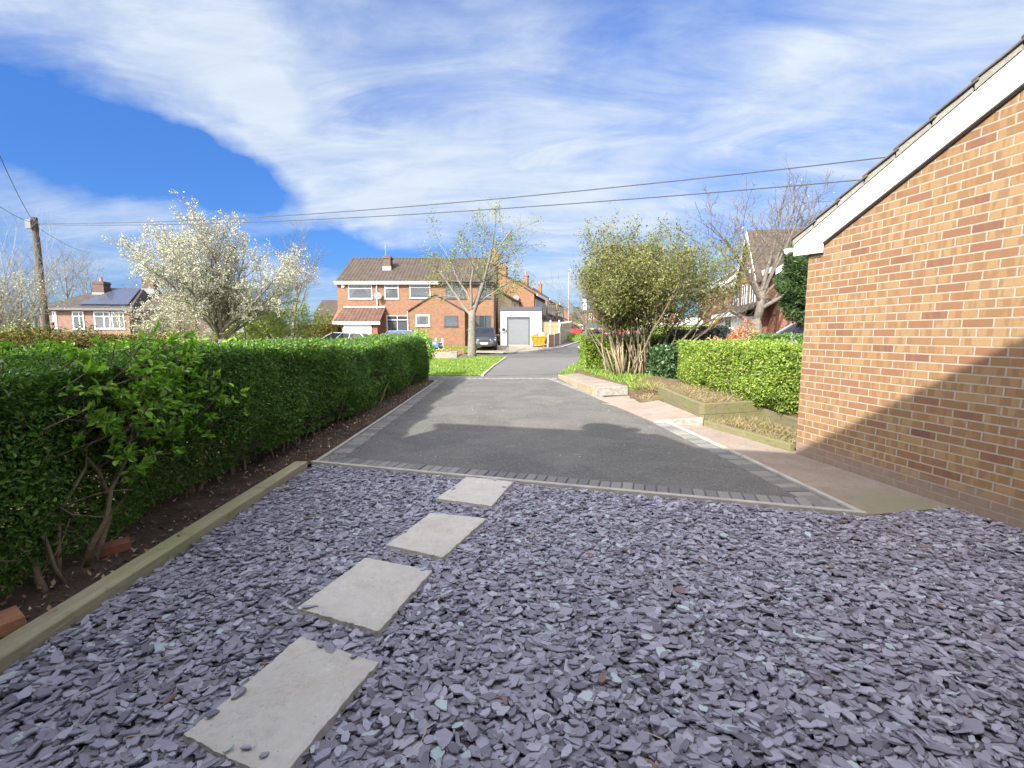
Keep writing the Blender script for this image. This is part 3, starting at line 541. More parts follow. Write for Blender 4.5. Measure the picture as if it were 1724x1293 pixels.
# stepping stones
step_lab = ['large sandstone stepping stone nearest the camera, its corner under slate chips', 'sandstone stepping stone second from the camera with a ripple crack', 'sandstone stepping stone third from the camera, between two slate gaps', 'small looking sandstone stepping stone touching the pale edging of the drive']
for s, lab in zip(steps_w, step_lab):
    bm = bmesh.new(); n = 26; gr = []
    for i in range(n+1):
        for j in range(n+1):
            a = s[0].lerp(s[1], i/n); b_ = s[3].lerp(s[2], i/n); p = a.lerp(b_, j/n)
            e = min(i, n-i, j, n-j); jit = 0.0022 if e == 0 else 0
            zz = 0.028+0.0025*math.sin(p.x*9+p.y*5)+random.gauss(0, 0.0007)-(0.005 if e == 0 else 0)
            gr.append(bm.verts.new((p.x+random.gauss(0, jit), p.y+random.gauss(0, jit), zz)))
    fs = [bm.faces.new((gr[i*(n+1)+j], gr[i*(n+1)+j+1], gr[(i+1)*(n+1)+j+1], gr[(i+1)*(n+1)+j])) for i in range(n) for j in range(n)]
    ex = bmesh.ops.extrude_face_region(bm, geom=fs); bmesh.ops.translate(bm, verts=[q for q in ex['geom'] if isinstance(q, bmesh.types.BMVert)], vec=(0, 0, -0.04))
    bmesh.ops.recalc_face_normals(bm, faces=bm.faces); me = bpy.data.meshes.new('stepping_stone'); bm.to_mesh(me); bm.free(); box_uv(me)
    tag(link('stepping_stone', me, 'slab'), lab, 'stepping stone', 'stepping stones across the slate')
# a few dry stalks on the slate
m = MB()
for px, py, a, L in ((215, 1240, 0.1, .16), (440, 1060, 0.7, .14), (690, 1270, 1.0, .12), (255, 1115, 0.6, .05), (1130, 1265, 2.0, .10), (735, 1010, .5, .08)):
    p = G(px, py, 0.03); m.tube([p, p+Vector((math.cos(a)*L*.5, math.sin(a)*L*.5, .006)), p+Vector((math.cos(a+.25)*L, math.sin(a+.25)*L, .0))], .0016, 4)
tag(m.build('dry_stalks', M('straw stalk', (0.5, 0.42, 0.26), 0.8)), kind='stuff')
# left timber edging
ta, tb = G(-70, 1140, 0.06), G(512, 777, 0.06)
m = MB(); nn = 14; d = (tb-ta)/nn
for i in range(1): m.bar((ta.x-.01, ta.y, -.08), (tb.x-.03, tb.y, -.08), 0.135, 0.145)
tag(m.build('timber_edging', 'oldtimber', bevel=0.01), 'long greenish timber sleeper edging the slate beside the left hedge', 'timber edging')
for (px, py, a, mt, lab, sx) in ((188, 925, 0.75, 'loosebrick', 'dark red loose brick lying in the soil under the left hedge', 1.0), (14, 1050, -0.6, None, 'orange loose brick by the near end of the timber edging', 1.0)):
    p = G(px, py, 0.03); t_ = thing('brick', (p.x, p.y, 0.012), lab, 'brick', None, a)
    mm = MB(); mm.box(-.1, .1, -.05, .05, 0, .06); ob = mm.build('brick_body', mt or M('orange brick loose', (0.40, 0.19, 0.10), 0.9, 0.25, 12, 0.5, 50), t_, bevel=0.005)
    t_.rotation_euler = (0.06, -0.05, a)
    ob.name = 'brick_block'
# leaf litter in the bed
p2 = in_poly(11000, bed_l); z = 0.018+0.02*rng.random(len(p2))
o = leaves('leaf_litter', np.column_stack([p2, z]), 'litter', 0.032, 0.5, nrm=np.array([0, 0, 1.0]), spread=0.55); tag(o, kind='stuff')
# ------------------------------------------------------------------ right hand path, steps and beds
corner = Vector((3.45, 5.52, 0)); wdir = (Vector((3.775, 3.40, 0))-corner).normalized(); wn = Vector((wdir.y, -wdir.x, 0))   # wall runs towards the camera, wn points to the drive
if wn.x > 0: wn = -wn
lp = [G(1452, 868), G(1600, 855), (4.1, 2.95), (4.0, 5.8), (3.7, 7.5), (3.0, 7.9), (2.2, 9.4), (1.9, 9.7), G(1085, 693), G(1250, 770)]
slabprism('path', lp, -0.1, 0.004, 'pink', 0.004, kind='structure')
def slab4(name, top, mat, bevel=.01):
    m = MB(); m.hexa([Vector((p.x, p.y, -.12)) for p in top]+list(top)); return tag(m.build(name, mat, bevel=bevel), kind='structure')
mid = [G(1098, 708, .02), G(1181, 702, .14), G(1085, 664, .11), G(1003, 669, .01)]
slab4('path_step', mid, 'pink')
m = MB(); a, b = mid[0]+Vector((0, -.03, 0)), mid[1]+Vector((0.0, -.03, 0)); m.hexa([(a.x, a.y-.04, -.05), (b.x, b.y-.04, -.05), (b.x, b.y, -.05), (a.x, a.y, -.05), (a.x, a.y-.04, a.z+.004), (b.x, b.y-.04, b.z+.004), (b.x, b.y, b.z+.004), (a.x, a.y, a.z+.004)])
tag(m.build('step_edge', 'whitepaint', bevel=0.008), 'lower worn white painted step edge beside the timber planter', 'step edge', 'white step edges')
up = [G(1003, 652, .20), G(1068, 650, .22), G(1000, 627, .15), G(943, 630.5, .11)]
slab4('path_step', up, M('grey concrete slab', (0.25, 0.215, 0.19), 0.92, 0.25, 2.5, 0.6, 60, 0.006, col2=(0.29, 0.25, 0.22), spec=0.2), .012)
m = MB(); m.bar(up[0]+Vector((-.02, -.05, -.2)), up[1]+Vector((0.1, -.05, -.2)), 0.08, 0.21)
tag(m.build('step_edge', 'whitepaint', bevel=0.012), 'upper chalky white step edge at the end of the raised slab', 'step edge', 'white step edges')
m = MB(); m.bar(up[0]+Vector((-.03, 0, -.3)), up[3]+Vector((-.03, 0, -.3)), 0.07, 0.303); m.bar(up[1]+Vector((0.12, .06, -.2)), up[2]+Vector((0.05, 0, -.2)), 0.06, 0.22)
tag(m.build('step_kerb', M('yellow stone', (0.29, 0.235, 0.155), 0.9, 0.25, 6, 0.6, 50), bevel=0.01), 'pair of low stone kerbs along the raised concrete slab', 'kerb')
# planter of two sleepers high
pc = Vector((3.02, 7.33, 0)); pl = Vector((3.14, 9.9, 0)); pr = Vector((4.10, 7.62, 0)); pe = Vector((4.02, 5.6, 0))
pt = thing('timber_planter', pc, 'raised L shaped planter of stacked green treated sleepers beside the path', 'planter')
def rel(v, z): return Vector((v.x-pc.x, v.y-pc.y, z))
for k in range(2):
    m = MB(); m.bar(rel(pc, k*.175)+Vector((0.005*k, -.045, 0)), rel(pl, k*.175+.0), 0.09, 0.172); m.build('side_sleeper', 'timber', pt, bevel=0.006)
    m = MB(); m.bar(rel(pc, k*.175)+Vector((0.047, 0, 0)), rel(pr, k*.175), 0.09, 0.172); m.build('front_sleeper', 'timber', pt, bevel=0.006)
m = MB(); m.bar((pr.x, pr.y-.04, .02), (pe.x, pe.y, .02), 0.09, 0.24); tag(m.build('timber_sleeper', 'timber', bevel=0.006), 'single timber sleeper behind the low bed under the hedge, running behind the garage wall', 'timber edging')
eb = [Vector((3.06, 7.24, 0)), Vector((3.30, 6.35, 0)), Vector((3.47, 5.62, 0))]
m = MB(); m.bar(eb[0]+Vector((0, 0, -.02)), eb[1]+Vector((0, 0, -.02)), .08, .115); m.bar(eb[1]+Vector((0, -.005, -.02)), eb[2]+Vector((0, 0, -.02)), .08, .12)
tag(m.build('bed_edging', 'timber', bevel=0.01), 'low grey brown timber edging between the path and the dry soil bed', 'timber edging')
lowbed = [eb[0], eb[1], eb[2], (4.0, 5.5), (4.06, 7.6)]
sheet('soil_bed', lowbed, 0.05, 'drysoil', flat=0)
upbed = [(3.05, 7.36), (4.1, 7.62), (4.02, 5.6), (6, 5.6), (6, 12.5), (3.3, 12.5), (3.16, 9.9)]
slabprism('soil_bed', upbed, -.05, 0.31, 'drysoil', 0, kind='structure')
bank = [(2.55, 9.9), (3.2, 9.95), (3.35, 12.2), (6.0, 12.3), (6.5, 17.5), (2.2, 16.0), (2.35, 14.4), (2.75, 11)]
slabprism('bank', bank, -.05, 0.235, 'drysoil', 0, kind='structure')
slabprism('soil_bed', [(2.6, 9.3), (3.2, 9.3), (3.2, 9.95), (2.6, 9.95)], -.05, 0.125, 'drysoil', 0, kind='structure')
p2 = in_poly(2600, lowbed); o = leaves('dry_stems', np.column_stack([p2, 0.055+0.02*rng.random(len(p2))]), 'straw', 0.09, 0.07, nrm=np.array([0, 0, 1.]), along=np.array([.5, .2, 0.05]), spread=0.9); tag(o, kind='stuff')
p2 = in_poly(2600, [(3.12, 7.5), (4.1, 7.7), (4.0, 10.3), (3.25, 10.2)]); o = leaves('dry_stems', np.column_stack([p2, 0.315+0.02*rng.random(len(p2))]), 'straw', 0.08, 0.08, nrm=np.array([0, 0, 1.]), along=np.array([.5, .2, 0.05]), spread=0.9); tag(o, kind='stuff')
p2 = in_poly(9000, bank); o = leaves('weeds', np.column_stack([p2, np.full(len(p2), .235)]), 'grass', 0.11, 0.22, along=np.array([0, 0, 1.0]), spread=0.8); tag(o, kind='stuff')
p2 = in_poly(260, [(2.6, 9.3), (3.2, 9.3), (3.2, 9.95), (2.6, 9.95)]); o = leaves('weeds', np.column_stack([p2, np.full(len(p2), .12)]), 'straw', 0.09, 0.12, along=np.array([0, 0, 1.0]), spread=1.2); tag(o, kind='stuff')
p2 = in_poly(900, [(2.75, 9.95), (3.2, 9.6), (3.4, 11), (2.9, 11)]); o = leaves('weeds', np.column_stack([p2, np.full(len(p2), .24)]), 'straw', 0.13, 0.1, along=np.array([0, 0, 1.0]), spread=1.0); tag(o, kind='stuff')
p2 = in_poly(150, drive_in); o = leaves('petals', np.column_stack([p2, np.full(len(p2), .006)]), 'blossom', .016, .8, np.array([0, 0, 1.]), .4); tag(o, kind='stuff')
p2 = in_poly(500, [(A0.x, A0.y), (A0.x+.5, A0.y-.1), (-1.75, 14), (-2.2, 14)]); o = leaves('leaf_litter', np.column_stack([p2, np.full(len(p2), .008)]), 'litter', .022, .5, np.array([0, 0, 1.]), .5); tag(o, kind='stuff')
# grass blades
for poly, n, h in ((verge_l[1:-1]+[(-8, 26), (-8, 16.3)], 42000, 0.07), (verge_r, 12000, 0.08), ([(-6.2, 33.2), (-3.4, 33), (-2.7, 37.2), (-6.2, 37.2)], 3000, 0.12)):
    p2 = in_poly(n, poly); z = np.interp(p2[:, 1], GY, GZ)+0.01
    o = leaves('grass', np.column_stack([p2, z]), 'grass', h, 0.28, along=np.array([0, 0, 1.0]), spread=0.75); tag(o, kind='stuff')
p2 = in_poly(60, verge_l[1:-1]+[(-5, 26), (-5, 16.3)]); o = leaves('daisies', np.column_stack([p2, np.interp(p2[:, 1], GY, GZ)+.06]), 'blossom', 0.04, 0.9, nrm=np.array([0, -.3, 1.]), spread=.3); tag(o, kind='stuff')
# =================================================================== GARAGE WALL ON THE RIGHT
gz = math.atan2(wdir.y, wdir.x)                       # garage local frame: x along the wall towards the camera, y away from the drive (into the garage), z up
ga = thing('garage', corner, 'buff brick garage gable with white bargeboard at the right edge', 'garage', None, gz)
# local y = rotate(x by +90deg): must point into the garage
gy = Vector((-wdir.y, wdir.x, 0)); assert gy.dot(wn) < 0
def wallpt(px, py, off=0.0):                          # (s, z) of a pixel on the wall plane
    r = ray(px, py); o_ = corner+wn*off; k = (o_-Vector((0, 0, 0))).dot(wn)/r.dot(wn); p = r*k; d = p-o_
    return d.dot(wdir), p.z+CAMZ
b0 = wallpt(1384, 409, .045); b1 = wallpt(1724, 139, .045); sl = (b1[1]-b0[1])/(b1[0]-b0[0]); LB = 3.3
t0 = wallpt(1337, 413, .045); t1 = wallpt(1724, 104, .045); c0 = wallpt(1334, 408, .06); c1 = wallpt(1724, 71, .06)
sl2 = (t1[1]-t0[1])/(t1[0]-t0[0])
def zlow(s): return b0[1]+sl*(s-b0[0])
def zup(s): return t0[1]+sl*(s-t0[0])
APEX = 3.2; DEP = 5.2
m = MB(); wl = [(0, 0, -.05), (2*APEX, 0, -.05), (2*APEX, 0, zlow(0)+.05), (APEX, 0, zlow(APEX)+.05), (0, 0, zlow(0)+.05)]
m.prism(wl, (0, DEP, 0)); m.build('wall', 'gbrick', ga)
m = MB(); be = t0[0]                                    # bargeboard and boxed end
for sgn in (0, 1):
    def X(s): return s if not sgn else 2*APEX-s
    m.prism([(X(be), -.075, zup(be)-0.0), (X(APEX), -.075, zup(APEX)), (X(APEX), -.075, zlow(APEX)), (X(b0[0]), -.075, b0[1])] if False else [(X(be), -.048, zup(be)), (X(APEX), -.048, zup(APEX)), (X(APEX), -.048, zlow(APEX)), (X(b0[0]), -.048, b0[1])], (0, .026, 0))
ez = wallpt(1337, 430, .08)[1]; ez2 = wallpt(1383, 424, .08)[1]
m.prism([(be, -.048, zup(be)-.001), (b0[0], -.048, b0[1]), (b0[0], -.048, ez2), (be, -.048, ez)], (0, .026, 0))
m.box(be, be+.018, -.02, DEP+.05, ez+.01, zup(be)-.01); m.box(be+.02, -.002, -.021, DEP, ez+.012, ez+.022)
m.build('bargeboard', M('weathered white board', (0.66, 0.66, 0.65), .45, .09, 2.2, col2=(.72, .72, .71)), ga, bevel=0.003)
m = MB()
for sgn in (0, 1):
    def X(s): return s if not sgn else 2*APEX-s
    m.prism([(X(be+.05), -.024, zlow(be+.05)-.0), (X(APEX), -.024, zlow(APEX)), (X(APEX), -.024, zlow(APEX)-.012), (X(b0[0]+.02), -.024, zlow(b0[0]+.02)-.012)], (0, .022, 0))
m.build('soffit', 'darkmetal', ga)
nco = 11; cl_ = (APEX-be)/nco; th = math.atan(sl)
m = MB(); mo_ = MB()
for sgn in (0, 1):
    def X(s): return s if not sgn else 2*APEX-s
    for i in range(nco):
        s0 = be-.03+i*cl_; s1 = s0+cl_+.05; z0 = zup(s0)+.092; z1 = zup(s1)+.066
        m.hexa([(X(s0), -.075, z0-.016), (X(s1), -.075, z1-.016), (X(s1), DEP+.1, z1-.016), (X(s0), DEP+.1, z0-.016), (X(s0), -.075, z0+.004), (X(s1), -.075, z1+.004), (X(s1), DEP+.1, z1+.004), (X(s0), DEP+.1, z0+.004)])
        mo_.hexa([(X(s0+.02), -.058, zup(s0+.02)+.004), (X(s1-.05), -.058, zup(s1-.05)+.004), (X(s1-.05), .1, zup(s1-.05)+.004), (X(s0+.02), .1, zup(s0+.02)+.004), (X(s0+.02), -.062+.012*random.random(), zup(s0)+.074), (X(s1-.05), -.062+.012*random.random(), zup(s1)+.052), (X(s1-.05), .1, zup(s1)+.052), (X(s0+.02), .1, zup(s0)+.074)])
rf = m.build('roof', 'vtile', ga, bevel=0.004); mo_.build('verge_mortar', 'vmortar', rf)
m = MB(); gx = be-.01
sec = [(gx, zup(be)-.03), (gx-.015, zup(be)-.075), (gx-.05, zup(be)-.10), (gx-.09, zup(be)-.08), (gx-.105, zup(be)-.028)]
m.prism([(a_, -.09, z_) for a_, z_ in sec], (0, DEP+.2, 0)); m.build('gutter', 'upvc', ga, bevel=0.003)
def dish(par, c, d, r=.32):
    m = MB(); d = Vector(d).normalized(); c = Vector(c); m.tube([c-d*.02, c+d*.03, c+d*.09], [r*.25, r*.75, r], 16); m.tube([c, c+d*.42+Vector((0, 0, -.12))], .015, 5); m.tube([c, c-d*.35+Vector((0, 0, -.1))], .02, 5); m.build('satellite_dish', 'darkdish', par)
# =================================================================== HOUSE BEHIND THE CAMERA (its shadow falls over the slate and the drive)
HE = 5.47; hd = Vector((1, -.26, 0)).normalized(); hang = math.atan2(hd.y, hd.x)
hb = thing('house', (-5.6, -.5+.26*5.6-.45, 0), 'two storey brick house behind the camera, seen by its shadow across slate and drive', 'house', None, hang)
Dh = 7.0
for xa, xb, yb in ((0, 3.0, 0), (3.0, 14.0, -.72)):
    m = MB(); m.prism([(xa, yb, 0), (xa, -Dh, 0), (xa, -Dh, HE+.05), (xa, (yb-Dh)/2, HE+1.55), (xa, yb, HE+.05)], (xb-xa-.003, 0, 0)); m.build('wall', 'gbrick', hb)
    m = MB(); xr_ = xb+(.2 if xb > 5 else .25); xl_ = xa-(.2 if xa < 1 else -.26)
    for y0, y1 in ((yb+.42, (yb-Dh)/2), (-Dh-.42, (yb-Dh)/2)):
        m.hexa([(xl_, y0, HE-.16), (xr_, y0, HE-.16), (xr_, y1, HE+1.58), (xl_, y1, HE+1.58), (xl_, y0, HE-.06), (xr_, y0, HE-.06), (xr_, y1, HE+1.70), (xl_, y1, HE+1.70)])
    m.build('roof', 'rooftile', hb)
dish(hb, (2.3, .30, HE+.10), (.5, .75, .3), .40); m = MB(); m.tube([(2.35, .0, HE-.3), (2.35, .28, HE+.35)], .03, 6); m.tube([(2.75, .34, HE-.2), (2.75, .34, HE+.18)], [.16, .14], 10); m.build('shadow_stub', 'darkmetal', hb)  # unseen dish and stub added to shape the bump in the house's shadow
for x0 in (1.2, 4.6, 8.2):
    for z0 in (3.2, .9): m = MB(); m.box(x0, x0+1.8, -.03, .03, z0, z0+1.3); m.build('window', 'upvc', hb)
# =================================================================== HEDGES
def hedge_pts(n, x0, x1, y0, y1, z0, z1, faces, deep=0.16, lump=0.07, sh=None):
    """points in the outer skin of a clipped hedge box; faces = dict face->share; returns points, outward normals"""
    P_, N_ = [], []
    for fc, share in faces.items():
        k = int(n*share); u, v_ = rng.random(k), rng.random(k); d = rng.exponential(deep*0.5, k).clip(0, deep*2.2)
        if fc == 'x+': p = np.column_stack([x1-d, y0+(y1-y0)*u, z0+(z1-z0)*v_]); nv = (1, 0, 0)
        if fc == 'x-': p = np.column_stack([x0+d, y0+(y1-y0)*u, z0+(z1-z0)*v_]); nv = (-1, 0, 0)
        if fc == 'y-': p = np.column_stack([x0+(x1-x0)*u, y0+d, z0+(z1-z0)*v_]); nv = (0, -1, 0)
        if fc == 'y+': p = np.column_stack([x0+(x1-x0)*u, y1-d, z0+(z1-z0)*v_]); nv = (0, 1, 0)
        if fc == 'top': p = np.column_stack([x0+(x1-x0)*u, y0+(y1-y0)*v_, z1-d]); nv = (0, 0, 1)
        nv = np.tile(np.array(nv, float), (k, 1))
        l = lump*(np.sin(p[:, 1]*2.1+p[:, 2]*3+x0)+np.sin(p[:, 1]*5.3-p[:, 2]*4.1+p[:, 0]*3)*.6+np.sin(p[:, 0]*6+p[:, 1]*9.7)*.3)
        p = p+nv*l[:, None]; P_.append(p); N_.append(nv)
    return np.concatenate(P_), np.concatenate(N_)
def hedge_core(x0, x1, y0, y1, z0, z1, parent, nm='dark_filler'):  # solid dark filler added to block view and light through the leaves
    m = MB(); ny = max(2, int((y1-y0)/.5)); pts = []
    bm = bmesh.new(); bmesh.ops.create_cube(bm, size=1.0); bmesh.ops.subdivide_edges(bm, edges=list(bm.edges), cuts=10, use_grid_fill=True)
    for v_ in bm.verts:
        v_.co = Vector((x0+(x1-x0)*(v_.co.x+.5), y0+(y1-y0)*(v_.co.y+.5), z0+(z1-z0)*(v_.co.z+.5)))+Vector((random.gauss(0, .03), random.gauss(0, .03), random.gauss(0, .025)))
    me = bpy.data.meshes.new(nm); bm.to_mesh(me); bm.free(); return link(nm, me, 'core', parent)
def twiglets(nm, pts, nrm, L, rad, mat, parent, k=3):
    m = MB()
    for p, n_ in zip(pts, nrm):
        d = Vector(n_)+Vector((random.gauss(0, .6), random.gauss(0, .6), random.gauss(.25, .5))); d.normalize(); p = Vector(p); l = L*random.uniform(.6, 1.4)
        m.tube([p-d*l*.5, p+Vector((random.gauss(0, .02),)*3), p+d*l*.5], [rad, rad*.8, rad*.4], k, False)
    return tag(m.build(nm, mat, parent), kind='stuff')
# the long left hedge
lh = thing('hedge', (-3.3, 7.5, 0), 'long clipped green privet hedge running along the left of the drive, mostly in shadow', 'hedge')
off = np.array([-3.3, 7.5, 0])
def lhx(p):                                            # the front leans in at its foot, gets thin near the ground, and the near end sags
    f = (p[:, 2] < .5)*((.5-p[:, 2])*.35); p[:, 0] -= f*(p[:, 0] > -3.3); p[:, 2] += -.05*np.sin(p[:, 1]*.9); return p
pts, nr = hedge_pts(128000, -4.0, -2.62, 1.3, 5.2, .10, 1.27, {'x+': .74, 'top': .26}, .17, .05); pts = lhx(pts)
thin = (pts[:, 2] < .55)*(pts[:, 1] < 5)*(pts[:, 0] > -3.2); kp = rng.random(len(pts)) > thin*(.66-1.0*(pts[:, 2]).clip(0, .66))
pts, nr = pts[kp], nr[kp]
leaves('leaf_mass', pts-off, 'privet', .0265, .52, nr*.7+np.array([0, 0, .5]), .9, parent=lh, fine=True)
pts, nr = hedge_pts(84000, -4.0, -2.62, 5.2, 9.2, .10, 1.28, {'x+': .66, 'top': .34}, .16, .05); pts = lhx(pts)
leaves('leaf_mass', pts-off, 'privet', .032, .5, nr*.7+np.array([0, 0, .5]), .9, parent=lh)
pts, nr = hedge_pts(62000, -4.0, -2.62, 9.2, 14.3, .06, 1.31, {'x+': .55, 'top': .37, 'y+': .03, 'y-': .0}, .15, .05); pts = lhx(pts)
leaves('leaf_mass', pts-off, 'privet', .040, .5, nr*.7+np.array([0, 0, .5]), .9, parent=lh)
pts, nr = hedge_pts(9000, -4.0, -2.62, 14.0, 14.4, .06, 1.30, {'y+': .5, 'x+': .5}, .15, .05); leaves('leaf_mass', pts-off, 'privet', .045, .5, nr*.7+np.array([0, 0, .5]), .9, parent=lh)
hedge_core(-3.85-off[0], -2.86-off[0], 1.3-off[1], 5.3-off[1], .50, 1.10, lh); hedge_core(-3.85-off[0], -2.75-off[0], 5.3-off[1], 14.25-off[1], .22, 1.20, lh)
k = rng.choice(len(pts), 10); pp, nn_ = hedge_pts(700, -4.0, -2.66, 1.4, 7.5, .25, 1.2, {'x+': 1}, .2, .05); twiglets('twigs', pp-off, nn_, .22, .0035, 'twig', lh)
pp, nn_ = hedge_pts(160, -4.0, -2.60, 1.6, 14, 1.2, 1.27, {'top': 1}, .05, .05); twiglets('twigs', pp-off, nn_*1.5, .14, .003, 'twig', lh)
def stem_path(p, d, L, wig, n=5):
    pts = [Vector(p)]; d = Vector(d).normalized()
    for i in range(n):
        d = (d+Vector((random.gauss(0, wig), random.gauss(0, wig), random.gauss(0, wig*.5)+.05))).normalized(); pts.append(pts[-1]+d*(L/n))
    return pts
HB = M('hedge stem bark', (0.20, 0.155, 0.095), 0.9, .35, 14, .7, 50)
for (px, py) in ((30, 985), (112, 985), (95, 975), (130, 960), (165, 905), (255, 850), (262, 855), (60, 1000), (330, 830)):
    p = G(px, py, 0)
    for q in range(random.choice((1, 2, 2))):
        pth = stem_path(p+Vector((random.gauss(0, .03), random.gauss(0, .03), -.03)), (random.gauss(-.25, .25), random.gauss(.1, .3), 1), random.uniform(.6, .9), .20); r = random.uniform(.010, .022); m = MB(); m.tube([q_-Vector(off) for q_ in pth], np.linspace(r, r*.45, len(pth)), 7)
        for s_ in range(5):
            a = pth[random.randint(1, len(pth)-1)]; pt2 = stem_path(a, (random.gauss(.2, .7), random.gauss(0, .7), .7), random.uniform(.2, .5), .25); m.tube([q_-Vector(off) for q_ in pt2], np.linspace(.006, .002, len(pt2)), 5, False)
        m.build('stem', HB, lh, smooth=True)
y = 4.4
while y < 14:
    p = Vector((-2.82+random.gauss(0, .06), y, -.02)); pth = stem_path(p, (random.gauss(0, .2), random.gauss(0, .2), 1), .5, .15); r = random.uniform(.008, .018); m = MB(); m.tube([q_-Vector(off) for q_ in pth], np.linspace(r, r*.5, len(pth)), 6); m.build('stem', HB, lh, smooth=True); y += random.uniform(.15, .35)

# fresh laurel-like spray standing out of the hedge
ls = thing('laurel_shrub', (-2.75, 3.3, 0), 'bright green broad leaved shrub pushing out of the left hedge', 'shrub'); off2 = Vector((-2.75, 3.3, 0)); Pp, Aa = [], []; m = MB()
for i in range(210):
    a = Vector((-2.57+random.gauss(0, .05), random.gauss(3.2, .36), random.gauss(1.0, .24)))
    if not .45 < a.z < 1.42 or a.y < 2.62: continue
    d = Vector((random.uniform(.35, 1), random.gauss(0, .35), random.gauss(.45, .3))).normalized(); L = random.uniform(.06, .16); e = a+d*L; m.tube([a-d*.15-off2, a-off2, e-off2], [.004, .0035, .002], 4, False)
    for j in range(random.randint(6, 11)):
        t_ = random.uniform(.2, 1.0); q_ = a+d*L*t_; rd = Vector((random.gauss(0, 1), random.gauss(0, 1), random.gauss(0, .7))).normalized(); Pp.append(tuple(q_-off2)); Aa.append(tuple((d*.9+rd*.9).normalized()))
for i in range(45):                                   # top of the spray, over the hedge's top edge
    a = Vector((random.uniform(-3.5, -2.8), random.gauss(3.9, .5), 1.30)); d = Vector((random.gauss(0, .3), random.gauss(0, .3), 1)).normalized(); e = a+d*.09; m.tube([a-d*.1-off2, e-off2], [.003, .002], 4, False)
    for j in range(9):
        q_ = a+d*.09*random.random(); rd = Vector((random.gauss(0, 1), random.gauss(0, 1), random.gauss(.3, .5))).normalized(); Pp.append(tuple(q_-off2)); Aa.append(tuple((d*.6+rd).normalized()))
leaves('leaf_spray', np.array(Pp), 'laurel', .055, .44, np.array([.3, -.4, .8]), .7, along=np.array(Aa), parent=ls, fine=True, svar=.25)
ls['label'] = 'bright green broad leaved shrub pushing out of the left hedge'; tag(m.build('twigs', 'twig', ls), kind='stuff')
# right hand hedges
rh = thing('hedge', (4.5, 8.5, .3), 'sunlit clipped privet hedge beside the brick garage wall behind the timber planter', 'hedge'); off = np.array([4.5, 8.5, .3])
pts, nr = hedge_pts(60000, 3.92, 5.3, 5.6, 11.2, .30, 1.27, {'x-': .50, 'top': .36, 'y+': .0, 'y-': .08}, .15, .06); pts[:, 0] += ((pts[:, 2] < .55)*(.55-pts[:, 2])*.5)*(pts[:, 0] < 4.5); pts[:, 2] += .03*np.sin(pts[:, 1]*1.3)
leaves('leaf_mass', pts-off, 'privet_sunlit', .042, .5, nr*.7+np.array([0, 0, .5]), .9, parent=rh)
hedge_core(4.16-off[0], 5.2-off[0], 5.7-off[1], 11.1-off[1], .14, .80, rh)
pp, nn_ = hedge_pts(420, 3.95, 5.3, 5.6, 11.2, .40, 1.2, {'x-': .7, 'top': .3}, .1, .05); twiglets('twigs', pp-off, nn_, .2, .004, 'twig', rh)
y = 5.9
while y < 11: m = MB(); pth = stem_path((4.15+random.gauss(0, .05), y, .28), (random.gauss(-.1, .2), random.gauss(0, .2), 1), .4, .15); m.tube([q_-Vector(off) for q_ in pth], np.linspace(.012, .006, len(pth)), 5, False); m.build('stem', 'bark', rh); y += random.uniform(.2, .4)
ah = thing('hedge', (3.6, 15.6, .2), 'short clipped hedge at the far end of the drive behind the leggy shrub', 'hedge'); off = np.array([3.6, 15.6, .2])
pts, nr = hedge_pts(32000, 2.36, 5.4, 15.0, 16.1, .15, 1.36, {'x-': .2, 'top': .3, 'y-': .5}, .15, .05); leaves('leaf_mass', pts-off, 'privet_sunlit', .05, .5, nr*.7+np.array([0, 0, .5]), .9, parent=ah)
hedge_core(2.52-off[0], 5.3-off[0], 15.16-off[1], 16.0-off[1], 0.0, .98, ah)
# hedge links between the two pieces
bh = thing('ivy_clump', (4.6, 12.6, .2), 'dark ivy clump between the leggy shrub and the sunlit right hedge', 'ivy'); off = np.array([4.6, 12.6, .2])
pts, nr = hedge_pts(14000, 4.0, 5.4, 11.7, 13.3, .2, 1.02, {'x-': .4, 'y-': .35, 'top': .25}, .2, .12); leaves('leaf_mass', pts-off, 'ivy', .075, .8, nr*.7+np.array([0, 0, .5]), .9, parent=bh); hedge_core(4.25-off[0], 5.3-off[0], 11.9-off[1], 13.2-off[1], 0, .62, bh)
# hedges and shrubs beyond the left hedge
def blob_shrub(name, c, r, n, mat, size, label, cat, aspect=.5, up=.4, core=True, squash=None, group=None, fine=False):
    t_ = thing(name, c, label, cat, group); d = unit(rng.normal(size=(n, 3))); d[:, 2] = np.abs(d[:, 2])*.9-.05; rad = 1-.22*rng.random(n)**1.5
    lm = 1+.13*np.sin(d[:, 0]*7+c[0])*np.cos(d[:, 1]*6+c[1])+.10*np.sin(d[:, 2]*9+d[:, 0]*5)
    p = d*rad[:, None]*lm[:, None]*np.array(r); leaves('foliage', p, mat, size, aspect, d*.6+np.array([0, 0, up]), .8, parent=t_)
    if core:
        bm = bmesh.new(); bmesh.ops.create_icosphere(bm, subdivisions=3, radius=1)
        for v_ in bm.verts: v_.co = Vector((v_.co.x*r[0], v_.co.y*r[1], max(v_.co.z, 0)*r[2]))*random.uniform(.62, .72)
        me = bpy.data.meshes.new('dark_filler'); bm.to_mesh(me); bm.free(); link('dark_filler', me, 'core', t_)  # dark filler closing the inside of the shrub
    return t_
gh = thing('hedge', (-6.6, 6, 0), 'olive gold conifer hedge behind the near end of the left hedge', 'hedge'); off = np.array([-6.6, 6, 0])
